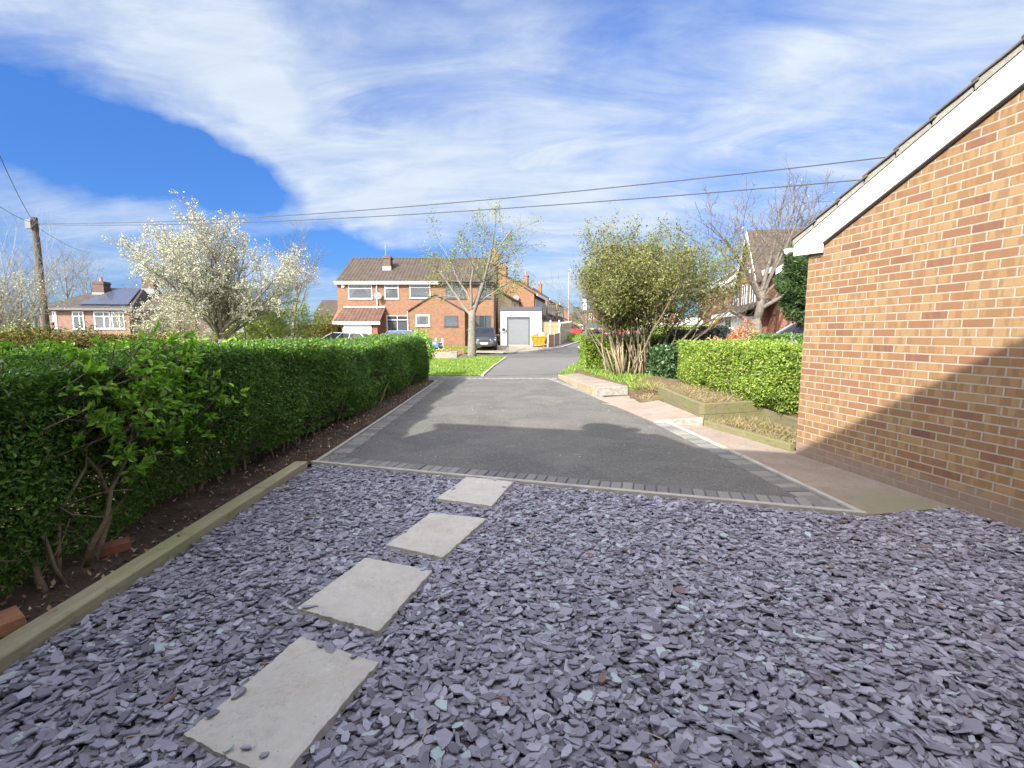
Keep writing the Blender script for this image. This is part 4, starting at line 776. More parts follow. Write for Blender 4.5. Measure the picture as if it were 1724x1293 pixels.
pts, nr = hedge_pts(30000, -8.2, -5.4, 3.2, 7.6, .8, 1.44, {'x+': .35, 'top': .5, 'y+': .1}, .12, .05); leaves('leaf_mass', pts-off, 'gold', .035, .35, nr+np.array([0, 0, .5]), .8, parent=gh); hedge_core(-8.1-off[0], -5.55-off[0], 3.3-off[1], 7.5-off[1], 0, 1.30, gh)
for i, (px, py, Y, rx, rz, mt, lab) in enumerate(((60, 549, 10.5, 1.6, 1.75, 'conifer', 'dark spreading conifer beside the foot of the telegraph pole'), (135, 547, 11.5, 1.3, 1.75, 'conifer', 'dark low conifer in front of the bungalow with solar panels'), (215, 556, 12.5, 1.3, 1.62, 'yellowgreen', 'pale green low bush behind the left hedge left of the blossom tree'), (8, 543, 11, 1.2, 1.8, 'yellowgreen', 'pale green bush at the far left edge behind the gold hedge'), (300, 557, 14, 1.4, 1.62, 'yellowgreen', 'pale leafy bush below the low white blossom shrub'))):
    p = P(px, py, Y); blob_shrub('shrub', (p.x, p.y, 0), (rx, .9, rz), 6500, mt, .07 if mt == 'conifer' else .06, lab, 'shrub', .35)
p = P(543, 551, 31); gh2 = thing('hedge', (p.x, 31, 0), 'golden brown clipped hedge left of the white garage door', 'hedge')
pts, nr = hedge_pts(9000, -1.3, 1.2, -.7, .7, .3, 2.05, {'y-': .6, 'top': .4}, .1, .06); leaves('leaf_mass', pts, 'gold', .09, .4, nr+np.array([0, 0, .4]), .8, parent=gh2); hedge_core(-1.2, 1.1, -.6, .6, 0, 1.9, gh2)
# bright weed shrub at the end of the left hedge
p = P(702, 566, 15.2); blob_shrub('shrub', (p.x, 15.2, .7), (.55, .4, .95), 1500, 'laurel', .11, 'bright yellow green shrub standing up at the far end of the left hedge', 'shrub', .4, core=False)
# =================================================================== TREES
def grow(m, p, d, L, r, lev, prm, tips, rg):
    n = prm['seg'][min(lev, len(prm['seg'])-1)]; pts = [Vector(p)]; rad = [r]; d = Vector(d).normalized(); wig = prm['wig']; rend = r*prm.get('taper', .45)
    for i in range(n):
        d = (d+Vector((rg.gauss(0, wig), rg.gauss(0, wig), rg.gauss(0, wig)+prm['up'][min(lev, len(prm['up'])-1)])) ).normalized(); pts.append(pts[-1]+d*(L/n)); rad.append(r+(rend-r)*(i+1)/n)
    m.tube(pts, rad, prm['sides'][min(lev, len(prm['sides'])-1)], lev == 0)
    if lev >= prm['lev']-1:
        tips.append((pts, d)); return
    kids = prm['kids'][min(lev, len(prm['kids'])-1)]; lo = prm['lo'][min(lev, len(prm['lo'])-1)]
    for k in range(kids):
        t_ = lo+(1-lo)*(k+rg.random())/kids; i = min(n-1, int(t_*n)); q = pts[i].lerp(pts[i+1], t_*n-i); rr = (rad[i]+(rad[i+1]-rad[i])*(t_*n-i))
        dl = (pts[i+1]-pts[i]).normalized(); a = dl.orthogonal().normalized(); a.rotate(Matrix.Rotation(k*2.4+rg.uniform(-.6, .6), 3, dl)); an = R(prm['ang'][min(lev, len(prm['ang'])-1)]+rg.gauss(0, 8))
        nd = dl*math.cos(an)+a*math.sin(an); Ls = L*prm['ratio'][min(lev, len(prm['ratio'])-1)]*rg.uniform(.75, 1.2)*(1.15-.45*t_ if lev else 1)
        grow(m, q, nd, Ls, max(rr*prm.get('rr', .6), prm.get('rmin', .004)), lev+1, prm, tips, rg)
    tips.append((pts[-2:], d))
def tip_points(tips, per, jit, rg, frm=0.0):
    out, al = [], []
    for pts, d in tips:
        for k in range(per):
            t_ = frm+(1-frm)*rg.random(); n = len(pts)-1; i = min(n-1, int(t_*n)); q = pts[i].lerp(pts[i+1], t_*n-i); out.append((q.x+rg.gauss(0, jit), q.y+rg.gauss(0, jit), q.z+rg.gauss(0, jit))); al.append(tuple(d))
    return np.array(out), np.array(al)
def tree(name, px, Y, label, prm, seed, wood, L, r, leaf=None, leaf_n=0, lsize=.08, jit=.05, base_z=None, lean=(0, 0, 1), cat='tree', asp=.55, frm=0, group=None, multi=None, trunk_wood=None):
    p = P(px, 562, Y); bz = g(Y) if base_z is None else base_z
    t_ = thing(name, (p.x, Y, bz), label, cat, group); rg = random.Random(seed); m = MB(); tips = []
    for (b_, d_, l_, r_) in (multi or [((0, 0, -.1), lean, L, r)]): grow(m, b_, d_, l_, r_, 0, prm, tips, rg)
    m.build('branches' if multi else 'trunk', wood, t_, smooth=True)
    if leaf:
        q, al = tip_points(tips, leaf_n, jit, rg, frm); leaves('crown', q, leaf, lsize, asp, al*.2+np.array([0, 0, .4]), 1.0, parent=t_)
    return t_
# white blossom tree
rg = random.Random(3); limbs = [((0, 0, -.1), (0, 0, 1), 1.5, .20)]
for i in range(14):
    a = i*2.399+rg.uniform(-.2, .2); tl = (.15, .42, .78, 1.15, .6)[i % 5]
    limbs.append(((0, 0, 1.0+.04*i), (math.cos(a)*tl, math.sin(a)*tl, 1), (4.35, 4.35, 4.2, 4.0, 4.3)[i % 5]*rg.uniform(.93, 1.05), .075))
bp = dict(lev=4, seg=(5, 4, 4, 3), wig=.06, up=(.03, .05, .06, .05), kids=(10, 7, 5), lo=(.12, .10, .1), ang=(33, 36, 38), ratio=(.40, .52, .5), sides=(7, 5, 3, 3), rr=.5, rmin=.008, taper=.25)
def blossom_tree(px, Y, label, limbs, prm, seed, per, size, bark='bark', sc=1.0, cat='tree'):
    p = P(px, 562, Y); t_ = thing('blossom_tree', (p.x, Y, 0), label, cat); rg = random.Random(seed); m = MB(); tips = []
    trunk = limbs[0]; m.tube([(0, 0, -.2), (.02, 0, trunk[2]*.5), (.05, .02, trunk[2])], [trunk[3]*1.15, trunk[3], trunk[3]*.85], 9)
    m.build('trunk', 'bark', t_, smooth=True); m = MB()
    for b_, d_, l_, r_ in limbs[1:]: grow(m, b_, d_, l_, r_, 0, prm, tips, rg)
    m.build('branches', bark, t_, smooth=True); q, al = tip_points(tips, per, .045*sc, rg); leaves('blossom_crown', q, 'blossom', size, .9, al*.3+np.array([0, -.2, .3]), 1.0, parent=t_)
    return t_
blossom_tree(372, 22, 'large tree covered in white blossom behind the left hedge', limbs, bp, 5, 8, .055)
rg = random.Random(8); l2 = [((0, 0, 0), (0, 0, 1), .8, .1)]+[((rg.gauss(0, .7), rg.gauss(0, .5), .3), (rg.gauss(0, .7), rg.gauss(0, .5), 1), rg.uniform(1.7, 2.7), .05) for i in range(12)]
bp2 = dict(bp, lev=3, kids=(9, 6), wig=.12)
blossom_tree(285, 24, 'low spreading shrub in white blossom left of the large blossom tree', l2, bp2, 9, 14, .06, 'twig', cat='shrub')
# street tree on the verge
vp = dict(lev=4, seg=(7, 6, 4, 3), wig=.11, up=(.0, .035, .02, .0), kids=(0, 8, 6), lo=(.2, .25, .15), ang=(38, 48, 44), ratio=(.5, .46, .5), sides=(10, 6, 4, 3), rr=.55, rmin=.007, taper=.3)
p = P(795, 600, 27.5)
vt = thing('verge_tree', (p.x, 27.5, g(27.5)), 'grey barked tree with sparse young leaves on the grass verge', 'tree'); rg = random.Random(21); m = MB(); tips = []
m.tube([(0, 0, -.15), (-.02, 0, .3), (0, 0, 1.3), (.02, 0, 2.4), (.05, 0, 2.7)], [.34, .26, .235, .22, .19], 12)
for b_, d_, l_, r_ in (((-.05, 0, 2.45), (-.55, .1, .62), 3.6, .105), ((.07, 0, 2.5), (.42, -.1, .9), 4.9, .12), ((0, .05, 2.5), (.02, .3, 1), 5.8, .125), ((.02, -.05, 2.9), (.75, -.3, .62), 3.2, .075), ((-.03, -.05, 2.9), (-.3, -.5, .9), 4.2, .08), ((0, .05, 3.2), (-.4, .45, 1), 4.4, .08), ((.05, .05, 3.0), (.5, .5, 1), 4.6, .08)):
    grow(m, b_, d_, l_, r_, 1, vp, tips, rg)
m.build('trunk', 'greybark', vt, smooth=True); q, al = tip_points(tips, 16, .12, rg, .1); leaves('crown', q, 'freshleaf', .088, .55, al*.2+np.array([0, 0, .4]), 1.0, parent=vt)
# leggy multi-stemmed shrub at the right of the drive
p = P(1070, 630, 13.6); sh = thing('leggy_shrub', (p.x, 13.6, .22), 'tall leggy shrub with many bare pale stems and a loose leafy crown', 'shrub'); rg = random.Random(31); m = MB(); m2 = MB(); tips = []
sp_ = dict(lev=4, seg=(6, 4, 3, 3), wig=.13, up=(.05, .06, .05, .05), kids=(7, 6, 5), lo=(.42, .2, .1), ang=(30, 36, 38), ratio=(.42, .52, .55), sides=(6, 4, 3, 3), rr=.55, rmin=.004, taper=.35)
for i in range(34):
    a = rg.uniform(0, 2*math.pi); rr = rg.uniform(.05, .55); b_ = (math.cos(a)*rr*1.15-.1, math.sin(a)*rr*.6, -.05); sp = rg.uniform(.2, .75)
    grow(m, b_, (b_[0]*sp+rg.gauss(0.04, .26), b_[1]*sp+rg.gauss(0, .2), 1.0), rg.uniform(2.3, 3.2), rg.uniform(.018, .036), 0, sp_, tips, rg)
for b_, d_, l_ in (((.5, 0, .3), (1.1, -.1, .9), 3.0), ((.45, .1, .25), (1.1, .2, .9), 2.9), ((-.5, 0, .3), (-.6, -.1, 1), 2.8), ((.3, .2, .2), (.9, .4, .9), 3.0), ((.4, -.2, .25), (.9, -.4, .9), 2.6)): grow(m, b_, d_, l_, .05, 0, sp_, tips, rg)
for i in range(46):                                   # short cut poles around its foot
    a = rg.uniform(0, 2*math.pi); rr = rg.uniform(.25, .72); b_ = Vector((math.cos(a)*rr*1.2-.1, math.sin(a)*rr*.6-.15, -.05)); e = b_+Vector((b_.x*.35+rg.gauss(0, .1), rg.gauss(-.05, .08), rg.uniform(.5, 1.05))); m2 = MB(); m2.tube([b_, b_.lerp(e, .5)+Vector((rg.gauss(0, .02), 0, 0)), e], [rg.uniform(.014, .026), .015, .012], 6); m2.build('cut_stem', 'palestem', sh, smooth=True)
m.build('branches', M('shrub bark', (0.17, 0.14, 0.09), .9, .3, 9, .5, 50), sh, smooth=True)
q, al = tip_points(tips, 9, .10, rg, .05); q = q[(q[:, 2] > 1.2+np.maximum(0, -q[:, 0]-.9)*1.9+np.maximum(0, q[:, 0]-.7)*.62) & (q[:, 0] < 3.0)]; leaves('crown', q, 'shrubleaf', .066, .45, np.array([0, 0, .3]), 1.0, parent=sh)
# bare tree at the right
bt = dict(lev=5, seg=(5, 5, 4, 3, 3), wig=.10, up=(.03, .05, .06, .06, .05), kids=(0, 6, 5, 4), lo=(.3, .2, .15), ang=(40, 42, 40, 36), ratio=(.5, .55, .56, .55), sides=(10, 7, 4, 3, 3), rr=.52, rmin=.010, taper=.3)
p = P(1274, 560, 20); br_ = thing('bare_tree', (p.x, 20, 0), 'bare branched tree with a stout forked trunk in front of the right hand brick house', 'tree'); rg = random.Random(44); m = MB(); tips = []
m.tube([(.05, 0, -.1), (.03, 0, .8), (0, 0, 1.6), (-.1, 0, 2.1)], [.31, .25, .225, .21], 12); m.tube([(-.02, 0, 2.0), (.1, 0, 2.6), (.15, .05, 3.3)], [.18, .165, .14], 10)
for b_, d_, l_, r_ in (((-.1, 0, 1.9), (-1.5, -.1, .62), 2.6, .10), ((.05, 0, 2.5), (.9, -.1, .6), 2.6, .10), ((.15, .05, 3.2), (.15, .1, 1), 4.2, .10), ((.12, 0, 2.9), (-.5, .3, 1), 4.0, .08), ((.15, .05, 3.1), (.6, .3, 1), 4.2, .08), ((.1, 0, 2.8), (-.6, -.4, .8), 3.5, .07), ((.15, 0, 3.0), (.3, -.5, 1), 3.8, .07), ((.15, 0, 3.0), (-.25, .5, 1), 3.8, .07), ((.15, 0, 3.0), (.9, .1, .9), 3.4, .07)):
    grow(m, b_, d_, l_, r_, 1, bt, tips, rg)
m.build('trunk', M('cherry bark', (.135, .118, .10), .9, .35, 9, .7, 45, .02, spec=.15), br_, smooth=True); q, al = tip_points(tips, 1, .03, rg); kk_ = rng.random(len(q)) < .5; q, al = q[kk_], al[kk_]; tag(leaves('buds', q, 'litter', .05, .6, None, 1, along=al, parent=br_), kind='stuff')
# bare trees further off
fp = dict(lev=4, seg=(5, 5, 4, 3), wig=.07, up=(.03, .06, .07, .06), kids=(9, 7, 5), lo=(.3, .2, .15), ang=(30, 32, 34), ratio=(.6, .52, .5), sides=(6, 4, 3, 3), rr=.5, rmin=.014, taper=.3)
for px, Y, L, lab, sd, tp in ((493, 40, 6.6, 'bare winter tree behind the yellow green tree', 51, 1), (118, 60, 7.6, 'bare tree behind the bungalow chimney, right of the telegraph pole', 52, 1), (165, 66, 7.0, 'smaller bare tree behind the bungalow roof', 53, 1), (60, 48, 5.4, 'bare tree left of the bungalow behind the telegraph pole', 54, 1), (232, 62, 6, 'bare tree rising beyond the second bungalow chimney', 55, 1)):
    tree('bare_tree', px, Y, lab, fp, sd, 'greybark' if px < 300 else 'bark', L, .2)
ep = dict(lev=3, seg=(7, 5, 3), wig=.06, up=(.0, -.02, .02), kids=(9, 5), lo=(.15, .15), ang=(18, 26), ratio=(.5, .5), sides=(5, 3, 3), rr=.6, rmin=.004, taper=.3)
p = P(-34, 562, 13.5); lt = thing('arching_shrub', (p.x, 13.5, 0), 'arching pale twiggy shrub at the left edge of the photograph', 'shrub'); rg = random.Random(61); m = MB(); tips = []
for i in range(42): a = rg.uniform(0, 6.28); t_ = rg.uniform(.1, .75); grow(m, (rg.gauss(0, .3), rg.gauss(0, .3), .1), (math.cos(a)*t_+.12, math.sin(a)*t_, 1), rg.uniform(2.2, 3.9), .020, 0, ep, tips, rg)
m.build('branches', M('pale twig', (0.22, 0.195, 0.16), .9, .25, 6), lt); q, al = tip_points(tips, 4, .03, rg); q = q[q[:, 2] < 3.2]; tag(leaves('buds', q, 'blossom', .045, .6, None, 1, parent=lt), kind='stuff')
yp = dict(lev=4, seg=(4, 4, 3, 3), wig=.14, up=(.02, .04, .03, .03), kids=(7, 6, 5), lo=(.2, .15, .1), ang=(42, 44, 44), ratio=(.62, .55, .5), sides=(6, 4, 3, 3), rr=.55, rmin=.006, taper=.35)
tree('small_tree', 462, 26, 'yellow green leafing small tree right of the blossom tree', yp, 71, 'bark', 2.3, .12, 'yellowgreen', 9, .11, .10, 0, multi=[((-.2, 0, .3), (-.35, 0, 1), 2.1, .06), ((.1, 0, .3), (.2, .2, 1), 2.3, .07), ((.3, .2, .3), (.8, .1, 1), 2.0, .06), ((-.3, .2, .3), (-.9, -.1, .9), 1.9, .06), ((0, -.2, .3), (.1, -.4, 1), 2.2, .06)])
tree('small_tree', 395, 29, 'thin pale green shrubby tree behind the small white sign', yp, 72, 'bark', 1.9, .09, 'yellowgreen', 4, .10, .12, 0, multi=[((.5, 0, .3), (.3, 0, 1), 1.8, .05), ((1.2, 0, .3), (.5, .2, 1), 1.7, .05)])
# dark conifer by the garage corner
p = P(1378, 500, 11.5); cf = thing('conifer', (p.x, 11.5, 0), 'rounded dark green conifer peeping out behind the garage corner', 'conifer')
n = 26000; d = unit(rng.normal(size=(n, 3))); rad = 1-.25*rng.random(n)**1.4; lm = 1+.12*np.sin(d[:, 2]*11+np.arctan2(d[:, 1], d[:, 0])*3)+.08*np.sin(d[:, 2]*23+np.arctan2(d[:, 1], d[:, 0])*7)
q = d*(rad*lm)[:, None]*np.array([.80, .85, 1.12])+np.array([0, 0, 2.72]); leaves('foliage', q, 'conifer', .085, .32, d*.3+np.array([0, 0, .2]), .8, along=d*.9+np.array([0, 0, .35]), parent=cf)
m = MB(); m.tube([(0, 0, -.1), (.03, 0, 1.2), (0, 0, 3.2)], [.13, .11, .05], 8); m.build('trunk', 'bark', cf, smooth=True); bm = bmesh.new(); bmesh.ops.create_icosphere(bm, subdivisions=3, radius=1)
for v_ in bm.verts: v_.co = Vector((v_.co.x*.62, v_.co.y*.62, v_.co.z*.78+2.72))*1.0
me = bpy.data.meshes.new('dark_filler'); bm.to_mesh(me); bm.free(); link('dark_filler', me, 'core', cf)
# shrubs over the right hedge
p = P(1245, 560, 12.4); blob_shrub('red_tipped_shrub', (p.x, 12.4, 0), (.95, .6, 1.82), 11000, 'pieris', .08, 'red and cream tipped shrub behind the sunlit right hedge', 'shrub', .35, .5)
p = P(1207, 535, 30); blob_shrub('yellow_shrub', (p.x, 30, g(30)+.9), (.55, .5, 1.6), 2600, 'forsythia', .09, 'bright yellow flowering shrub beside the white porch', 'shrub', .6)
p = P(1318, 565, 10.4); t_ = thing('hedge', (p.x+.3, 10.6, 0), 'dark low hedge piece in front of the grey car behind the garage corner', 'hedge'); pts, nr = hedge_pts(9000, -.75, 1.0, -.4, .45, .5, 1.44, {'y-': .45, 'top': .35, 'x-': .2}, .12, .05); leaves('leaf_mass', pts, 'privet', .045, .5, nr+np.array([0, 0, .5]), .9, parent=t_); hedge_core(-.6, .9, -.28, .4, 0, 1.25, t_)
p = P(1335, 571, 9.3); blob_shrub('silver_shrub', (p.x, 9.3, .6), (.42, .3, .80), 1100, M and leaf_mat('silver leaves', [(0, (0.20, 0.24, 0.19)), (1, (0.36, 0.40, 0.33))], .6), .075, 'silvery leaved plant by the garage corner beyond the hedge', 'plant', .25, .6)
for px, Y, rx, rz, lab in ((1150, 29, 2.6, 1.9, 'low dark hedge behind the row of wheelie bins'), (1262, 26, 1.2, 2.0, 'green clipped hedge behind the red tipped shrub')):
    p = P(px, 540, Y); t_ = thing('hedge', (p.x, Y, g(Y)), lab, 'hedge'); pts, nr = hedge_pts(6000, -rx, rx, -.5, .5, .2, rz, {'y-': .6, 'top': .4}, .12, .06); leaves('leaf_mass', pts, 'privet_sunlit', .08, .5, nr+np.array([0, 0, .5]), .9, parent=t_); hedge_core(-rx+.15, rx-.15, -.35, .4, 0, rz-.15, t_)
# greenery up the road
p = P(971, 545, 76); mk = thing('monkey_tree', (p.x, 76, g(76)), 'small dark conifer with whorled branches by the red car up the road', 'conifer'); rg = random.Random(81); m = MB(); m.tube([(0, 0, 0), (0, 0, 4.3)], [.12, .03], 6); Pq, Al = [], []
for k in range(9):
    z = .7+k*.42; Lr = 1.9*(1-k/10.5)
    for j in range(8):
        a = j*.785+k*.4; e = Vector((math.cos(a)*Lr, math.sin(a)*Lr, z+.25*Lr)); m.tube([(0, 0, z), e*.6+Vector((0, 0, z*.4-.08)), e], [.03, .025, .015], 4, False)
        for s_ in range(26): f = rg.random(); Pq.append((e.x*f+rg.gauss(0, .07), e.y*f+rg.gauss(0, .07), z+.25*Lr*f+rg.gauss(0, .07))); Al.append(tuple(e.normalized()))
m.build('trunk', 'bark', mk); leaves('foliage', np.array(Pq), 'conifer', .22, .3, None, .8, along=np.array(Al), parent=mk)
p = P(971, 545, 72); blob_shrub('shrub', (p.x-.2, 72, g(72)), (1.5, 1, 2.0), 2500, 'yellowgreen', .2, 'yellow green bush below the small whorled conifer up the road', 'shrub', .5)
p = P(1040, 545, 92); t_ = thing('hedge', (p.x, 92, g(92)), 'long green hedge in front of the far red brick houses', 'hedge'); pts, nr = hedge_pts(9000, -6.5, 6, -.6, .6, .1, 2.3, {'y-': .6, 'top': .4}, .2, .2); leaves('leaf_mass', pts, 'privet_sunlit', .22, .6, nr+np.array([0, 0, .5]), .9, parent=t_); hedge_core(-6.3, 5.8, -.4, .5, 0, 2.1, t_)
p = Gt(968, 571); t_ = sheet('verge_left', [(p.x-1.3, p.y-6), (p.x+.5, p.y-6), (p.x+2.2, p.y+6), (p.x-.5, p.y+6)], .07, 'lawn'); p2 = in_poly(5000, [(p.x-1.3, p.y-6), (p.x+.5, p.y-6), (p.x+2.2, p.y+6), (p.x-.5, p.y+6)]); o = leaves('grass', np.column_stack([p2, np.interp(p2[:, 1], GY, GZ)+.06]), 'grass', .25, .25, along=np.array([0, 0, 1.0]), spread=.7); tag(o, kind='stuff')
# =================================================================== HOUSES
def fbox(m, F, u0, u1, o0, o1, z0, z1): return m.hexa([F(u0, o0, z0), F(u1, o0, z0), F(u1, o1, z0), F(u0, o1, z0), F(u0, o0, z1), F(u1, o0, z1), F(u1, o1, z1), F(u0, o1, z1)])
def Ffront(y0=0.0): return lambda u, o, z: (u, y0-o, z)
def Fright(x1): return lambda u, o, z: (x1+o, u, z)
def window(h, F, u, z, w_, hh, frame='upvc', mull=(), trans=None, curtain=None, sill=True, fw=.055):
    m = MB(); fbox(m, F, u, u+fw, 0, .05, z, z+hh); fbox(m, F, u+w_-fw, u+w_, 0, .05, z, z+hh); fbox(m, F, u+fw, u+w_-fw, 0, .05, z, z+fw); fbox(m, F, u+fw, u+w_-fw, 0, .05, z+hh-fw, z+hh)
    for a in mull: fbox(m, F, u+w_*a-fw*.45, u+w_*a+fw*.45, 0, .045, z+fw, z+hh-fw)
    if trans: fbox(m, F, u+fw, u+w_-fw, 0, .042, z+hh*trans-fw*.4, z+hh*trans+fw*.4)
    if sill: fbox(m, F, u-.05, u+w_+.05, 0, .09, z-.05, z-.002)
    fr = m.build('window', frame, h)
    m = MB(); fbox(m, F, u+.02, u+w_-.02, .002, .006, z+.02, z+hh-.02); m.build('backing', 'backing', fr)  # flat dark panel behind the glass, an unlit interior's shade in its colour
    if curtain:
        m = MB()
        if curtain == 'net': fbox(m, F, u+fw, u+w_-fw, .010, .013, z+fw, z+hh*.6)
        elif curtain == 'drape':
            a = u+fw; b = u+w_-fw; t_ = z+hh-fw; c_ = (b-a)
            for s0, s1, s2 in ((a, a+c_*.42, a+c_*.14), (b, b-c_*.42, b-c_*.14)): m.prism([F(s0, .010, t_), F(s1, .010, t_), F(s2, .010, z+hh*.25), F(s0, .010, z+fw)], Vector(F(0, .003, 0))-Vector(F(0, 0, 0)))
        else:
            for s0, s1 in ((0.06, .3), (.72, .94)): fbox(m, F, u+w_*s0, u+w_*s1, .010, .013, z+fw, z+hh-fw)
        m.build('curtain', 'curtain', fr)
    m = MB(); fbox(m, F, u+.03, u+w_-.03, .026, .030, z+.03, z+hh-.03); m.build('pane', 'glass', fr)
    return fr
def gable_roof(h, x0, x1, y0, y1, ze, zr, mat, ov=.25, th=.09, name='roof'):
    ym = (y0+y1)/2; k = (zr-ze)/(ym-y0); m = MB()
    for ya, s_ in ((y0-ov, 1), (y1+ov, -1)):
        za = ze-k*ov
        m.hexa([(x0, ya, za), (x1, ya, za), (x1, ym, zr), (x0, ym, zr), (x0, ya, za+th), (x1, ya, za+th), (x1, ym, zr+th), (x0, ym, zr+th)])
    r = m.build(name, mat, h); m = MB(); m.tube([(x0, ym, zr+th-.02), (x1, ym, zr+th-.02)], .11, 8); m.build('ridge_tile', mat, r); return r
def chimney(par, x, y, z0, z1, a, b, mat='hbrick', pots=2, flash=True):
    m = MB(); m.box(x-a/2, x+a/2, y-b/2, y+b/2, z0, z1); m.box(x-a/2-.05, x+a/2+.05, y-b/2-.05, y+b/2+.05, z1-.22, z1-.08); c = m.build('chimney', mat, par); 
    if pots:
        m = MB()
        for i in range(pots): xx = x+(i-(pots-1)/2)*.38*(a > b); yy = y+(i-(pots-1)/2)*.38*(a <= b); m.tube([(xx, yy, z1), (xx, yy, z1+.22), (xx, yy, z1+.42)], [.14, .11, .13], 10)
        m.build('chimney_pot', 'pot', par)
    if flash: m = MB(); m.box(x-a/2-.07, x+a/2+.07, y-b/2-.07, y+b/2+.02, z0+.05, z0+.55); m.build('flashing', 'lead', par)
    return c
# ---------------- pair of semi-detached houses facing the drive
YF = 39.0; xl = P(568, 500, YF).x; xr = P(834, 500, YF).x; zb = g(YF)
ho = Vector((xl, YF, zb)); W = xr-xl
hs = thing('semi_detached_house', ho, 'long brick semi detached pair with brown tiled roof facing the drive', 'house')
def hx(px, Y=YF): return P(px, 500, Y).x-xl
def hz(py, Y=YF): return P(800, py, Y).z-zb
ZE = hz(475); ZR = hz(437, YF+4.1)
m = MB(); m.prism([(0, 0, -.2), (0, 8.2, -.2), (0, 8.2, ZE), (0, 4.1, ZR-.02), (0, 0, ZE)], (W, 0, 0)); m.build('wall', 'hbrick', hs)
rf = gable_roof(hs, -.08, W+.08, 0, 8.2, ZE+.04, ZR, 'rooftile', .32)
m = MB(); sx = hx(739); m.box(-.1, sx, -.34, -.31, ZE-.20, ZE+.0); m.box(-.1, sx, -.31, -.02, ZE-.2, ZE-.185); m.tube([(-.1, -.40, ZE-.03), (sx, -.40, ZE-.03)], .06, 8); m.build('fascia', 'upvc', hs)
m = MB(); m.box(sx, W+.1, -.34, -.31, ZE-.22, ZE+.0); m.box(sx, W+.1, -.31, -.02, ZE-.22, ZE-.205); m.tube([(sx, -.40, ZE-.03), (W+.1, -.40, ZE-.03)], .06, 8); m.build('fascia', 'black', hs)
F = Ffront(0)
for x0, x1, y0, y1, fr, ml, tr, cu in ((587, 627, 503, 479, 'upvc', (), .72, 'drape'), (648, 671.5, 503, 478, 'upvc', (), .72, 'net'), (690, 725, 502, 477, 'upvc', (), .72, None), (750, 784, 502, 477, 'anthracite', (.34, .67), None, 'side'), (804, 826, 502, 477, 'anthracite', (.5,), None, 'side')):
    window(hs, F, hx(x0), hz(y0), hx(x1)-hx(x0), hz(y1)-hz(y0), fr, ml, tr, cu)
window(hs, F, hx(650), hz(558), hx(686)-hx(650), hz(531)-hz(558), 'upvc', (.5,), .72, 'net'); window(hs, F, hx(798), hz(558), hx(826)-hx(798), hz(531)-hz(558), 'anthracite', (.3, .62), None, 'side')
m = MB(); m.tube([(hx(635), -.08, ZE-.1), (hx(635), -.08, hz(522))], .05, 6); m.build('drainpipe', 'upvc', hs); m = MB(); m.tube([(hx(832), -.08, ZE-.1), (hx(832), -.08, 0)], .05, 6); m.build('drainpipe', 'black', hs)
m = MB(); xa, xb = hx(780), hx(797); m.box(xa, xb, -.03, .03, .05, 2.15); m.build('door', M('brown door', (.12, .085, .07), .5, .15, 3), hs); m = MB(); m.box(xa+.25, xb-.2, -.045, -.031, 1.25, 1.4); m.build('letter_plate', 'metal', hs)
dish(hs, (hx(638), -.35, hz(499)), (.4, -1, .35)); m = MB(); m.box(hx(576), hx(581), -.12, 0, hz(484), hz(479)); m.build('alarm_box', 'upvc', hs)
chimney(hs, hx(643), 2.2, ZE+1.0, hz(432, YF+2.2), .62, .75, 'brownbrick', 0); chimney(hs, W-.1, 3.2, ZE+1.2, hz(426, YF+3.2), .5, .9, 'hbrick', 1, False)
m = MB(); ax = hx(650, YF+3); m.tube([(ax, 3.2, ZR-.6), (ax, 3.2, hz(410, YF+3))], .02, 5); m.tube([(ax-.35, 3.2, hz(411, YF+3)), (ax+.18, 3.2, hz(411, YF+3)+.06)], .014, 5)
for i in range(6): xx = ax-.3+i*.09; m.tube([(xx, 3.0, hz(411, YF+3)), (xx, 3.4, hz(411, YF+3))], .007, 4)
m.build('aerial', 'metal', hs)
# joint gabled single storey extension
YP = 37.6; dy = YP-YF; gx0, gx1, gxa = (P(q, 500, YP).x-xl for q in (687, 782, 732)); ga_ = P(732, 496, YP).z-zb; ge_ = P(687, 524, YP).z-zb; bz_ = -.25
m = MB(); m.prism([(gx0, dy, bz_), (gx1, dy, bz_), (gx1, dy, ge_), (gxa, dy, ga_), (gx0, dy, ge_)], (0, -dy-.002, 0)); pw = m.build('porch_wall', 'hbrick', hs)
m = MB()
for xa, za, xb, zb_ in ((gx0-.12, ge_-.07, gxa, ga_), (gx1+.12, ge_-.07, gxa, ga_)): m.hexa([(xa, dy-.12, za+.01), (xb, dy-.12, zb_+.01), (xb, 0, zb_+.01), (xa, 0, za+.01), (xa, dy-.12, za+.10), (xb, dy-.12, zb_+.10), (xb, 0, zb_+.10), (xa, 0, za+.10)])
m.build('porch_roof', 'greytile', hs); FP = Ffront(dy)
def px_(q): return P(q, 500, YP).x-xl
def pz_(q): return P(800, q, YP).z-zb
window(hs, FP, px_(699), pz_(549), px_(723)-px_(699), pz_(530)-pz_(549), 'upvc', (), None, 'side', fw=.1); window(hs, FP, px_(747), pz_(549), px_(770)-px_(747), pz_(531)-pz_(549), 'anthracite', (.4,), None, None, fw=.1)
m = MB(); m.tube([(gx0-.05, dy-.08, ge_), (gx0-.05, dy-.08, -.2)], .04, 6); m.build('drainpipe', 'upvc', hs)
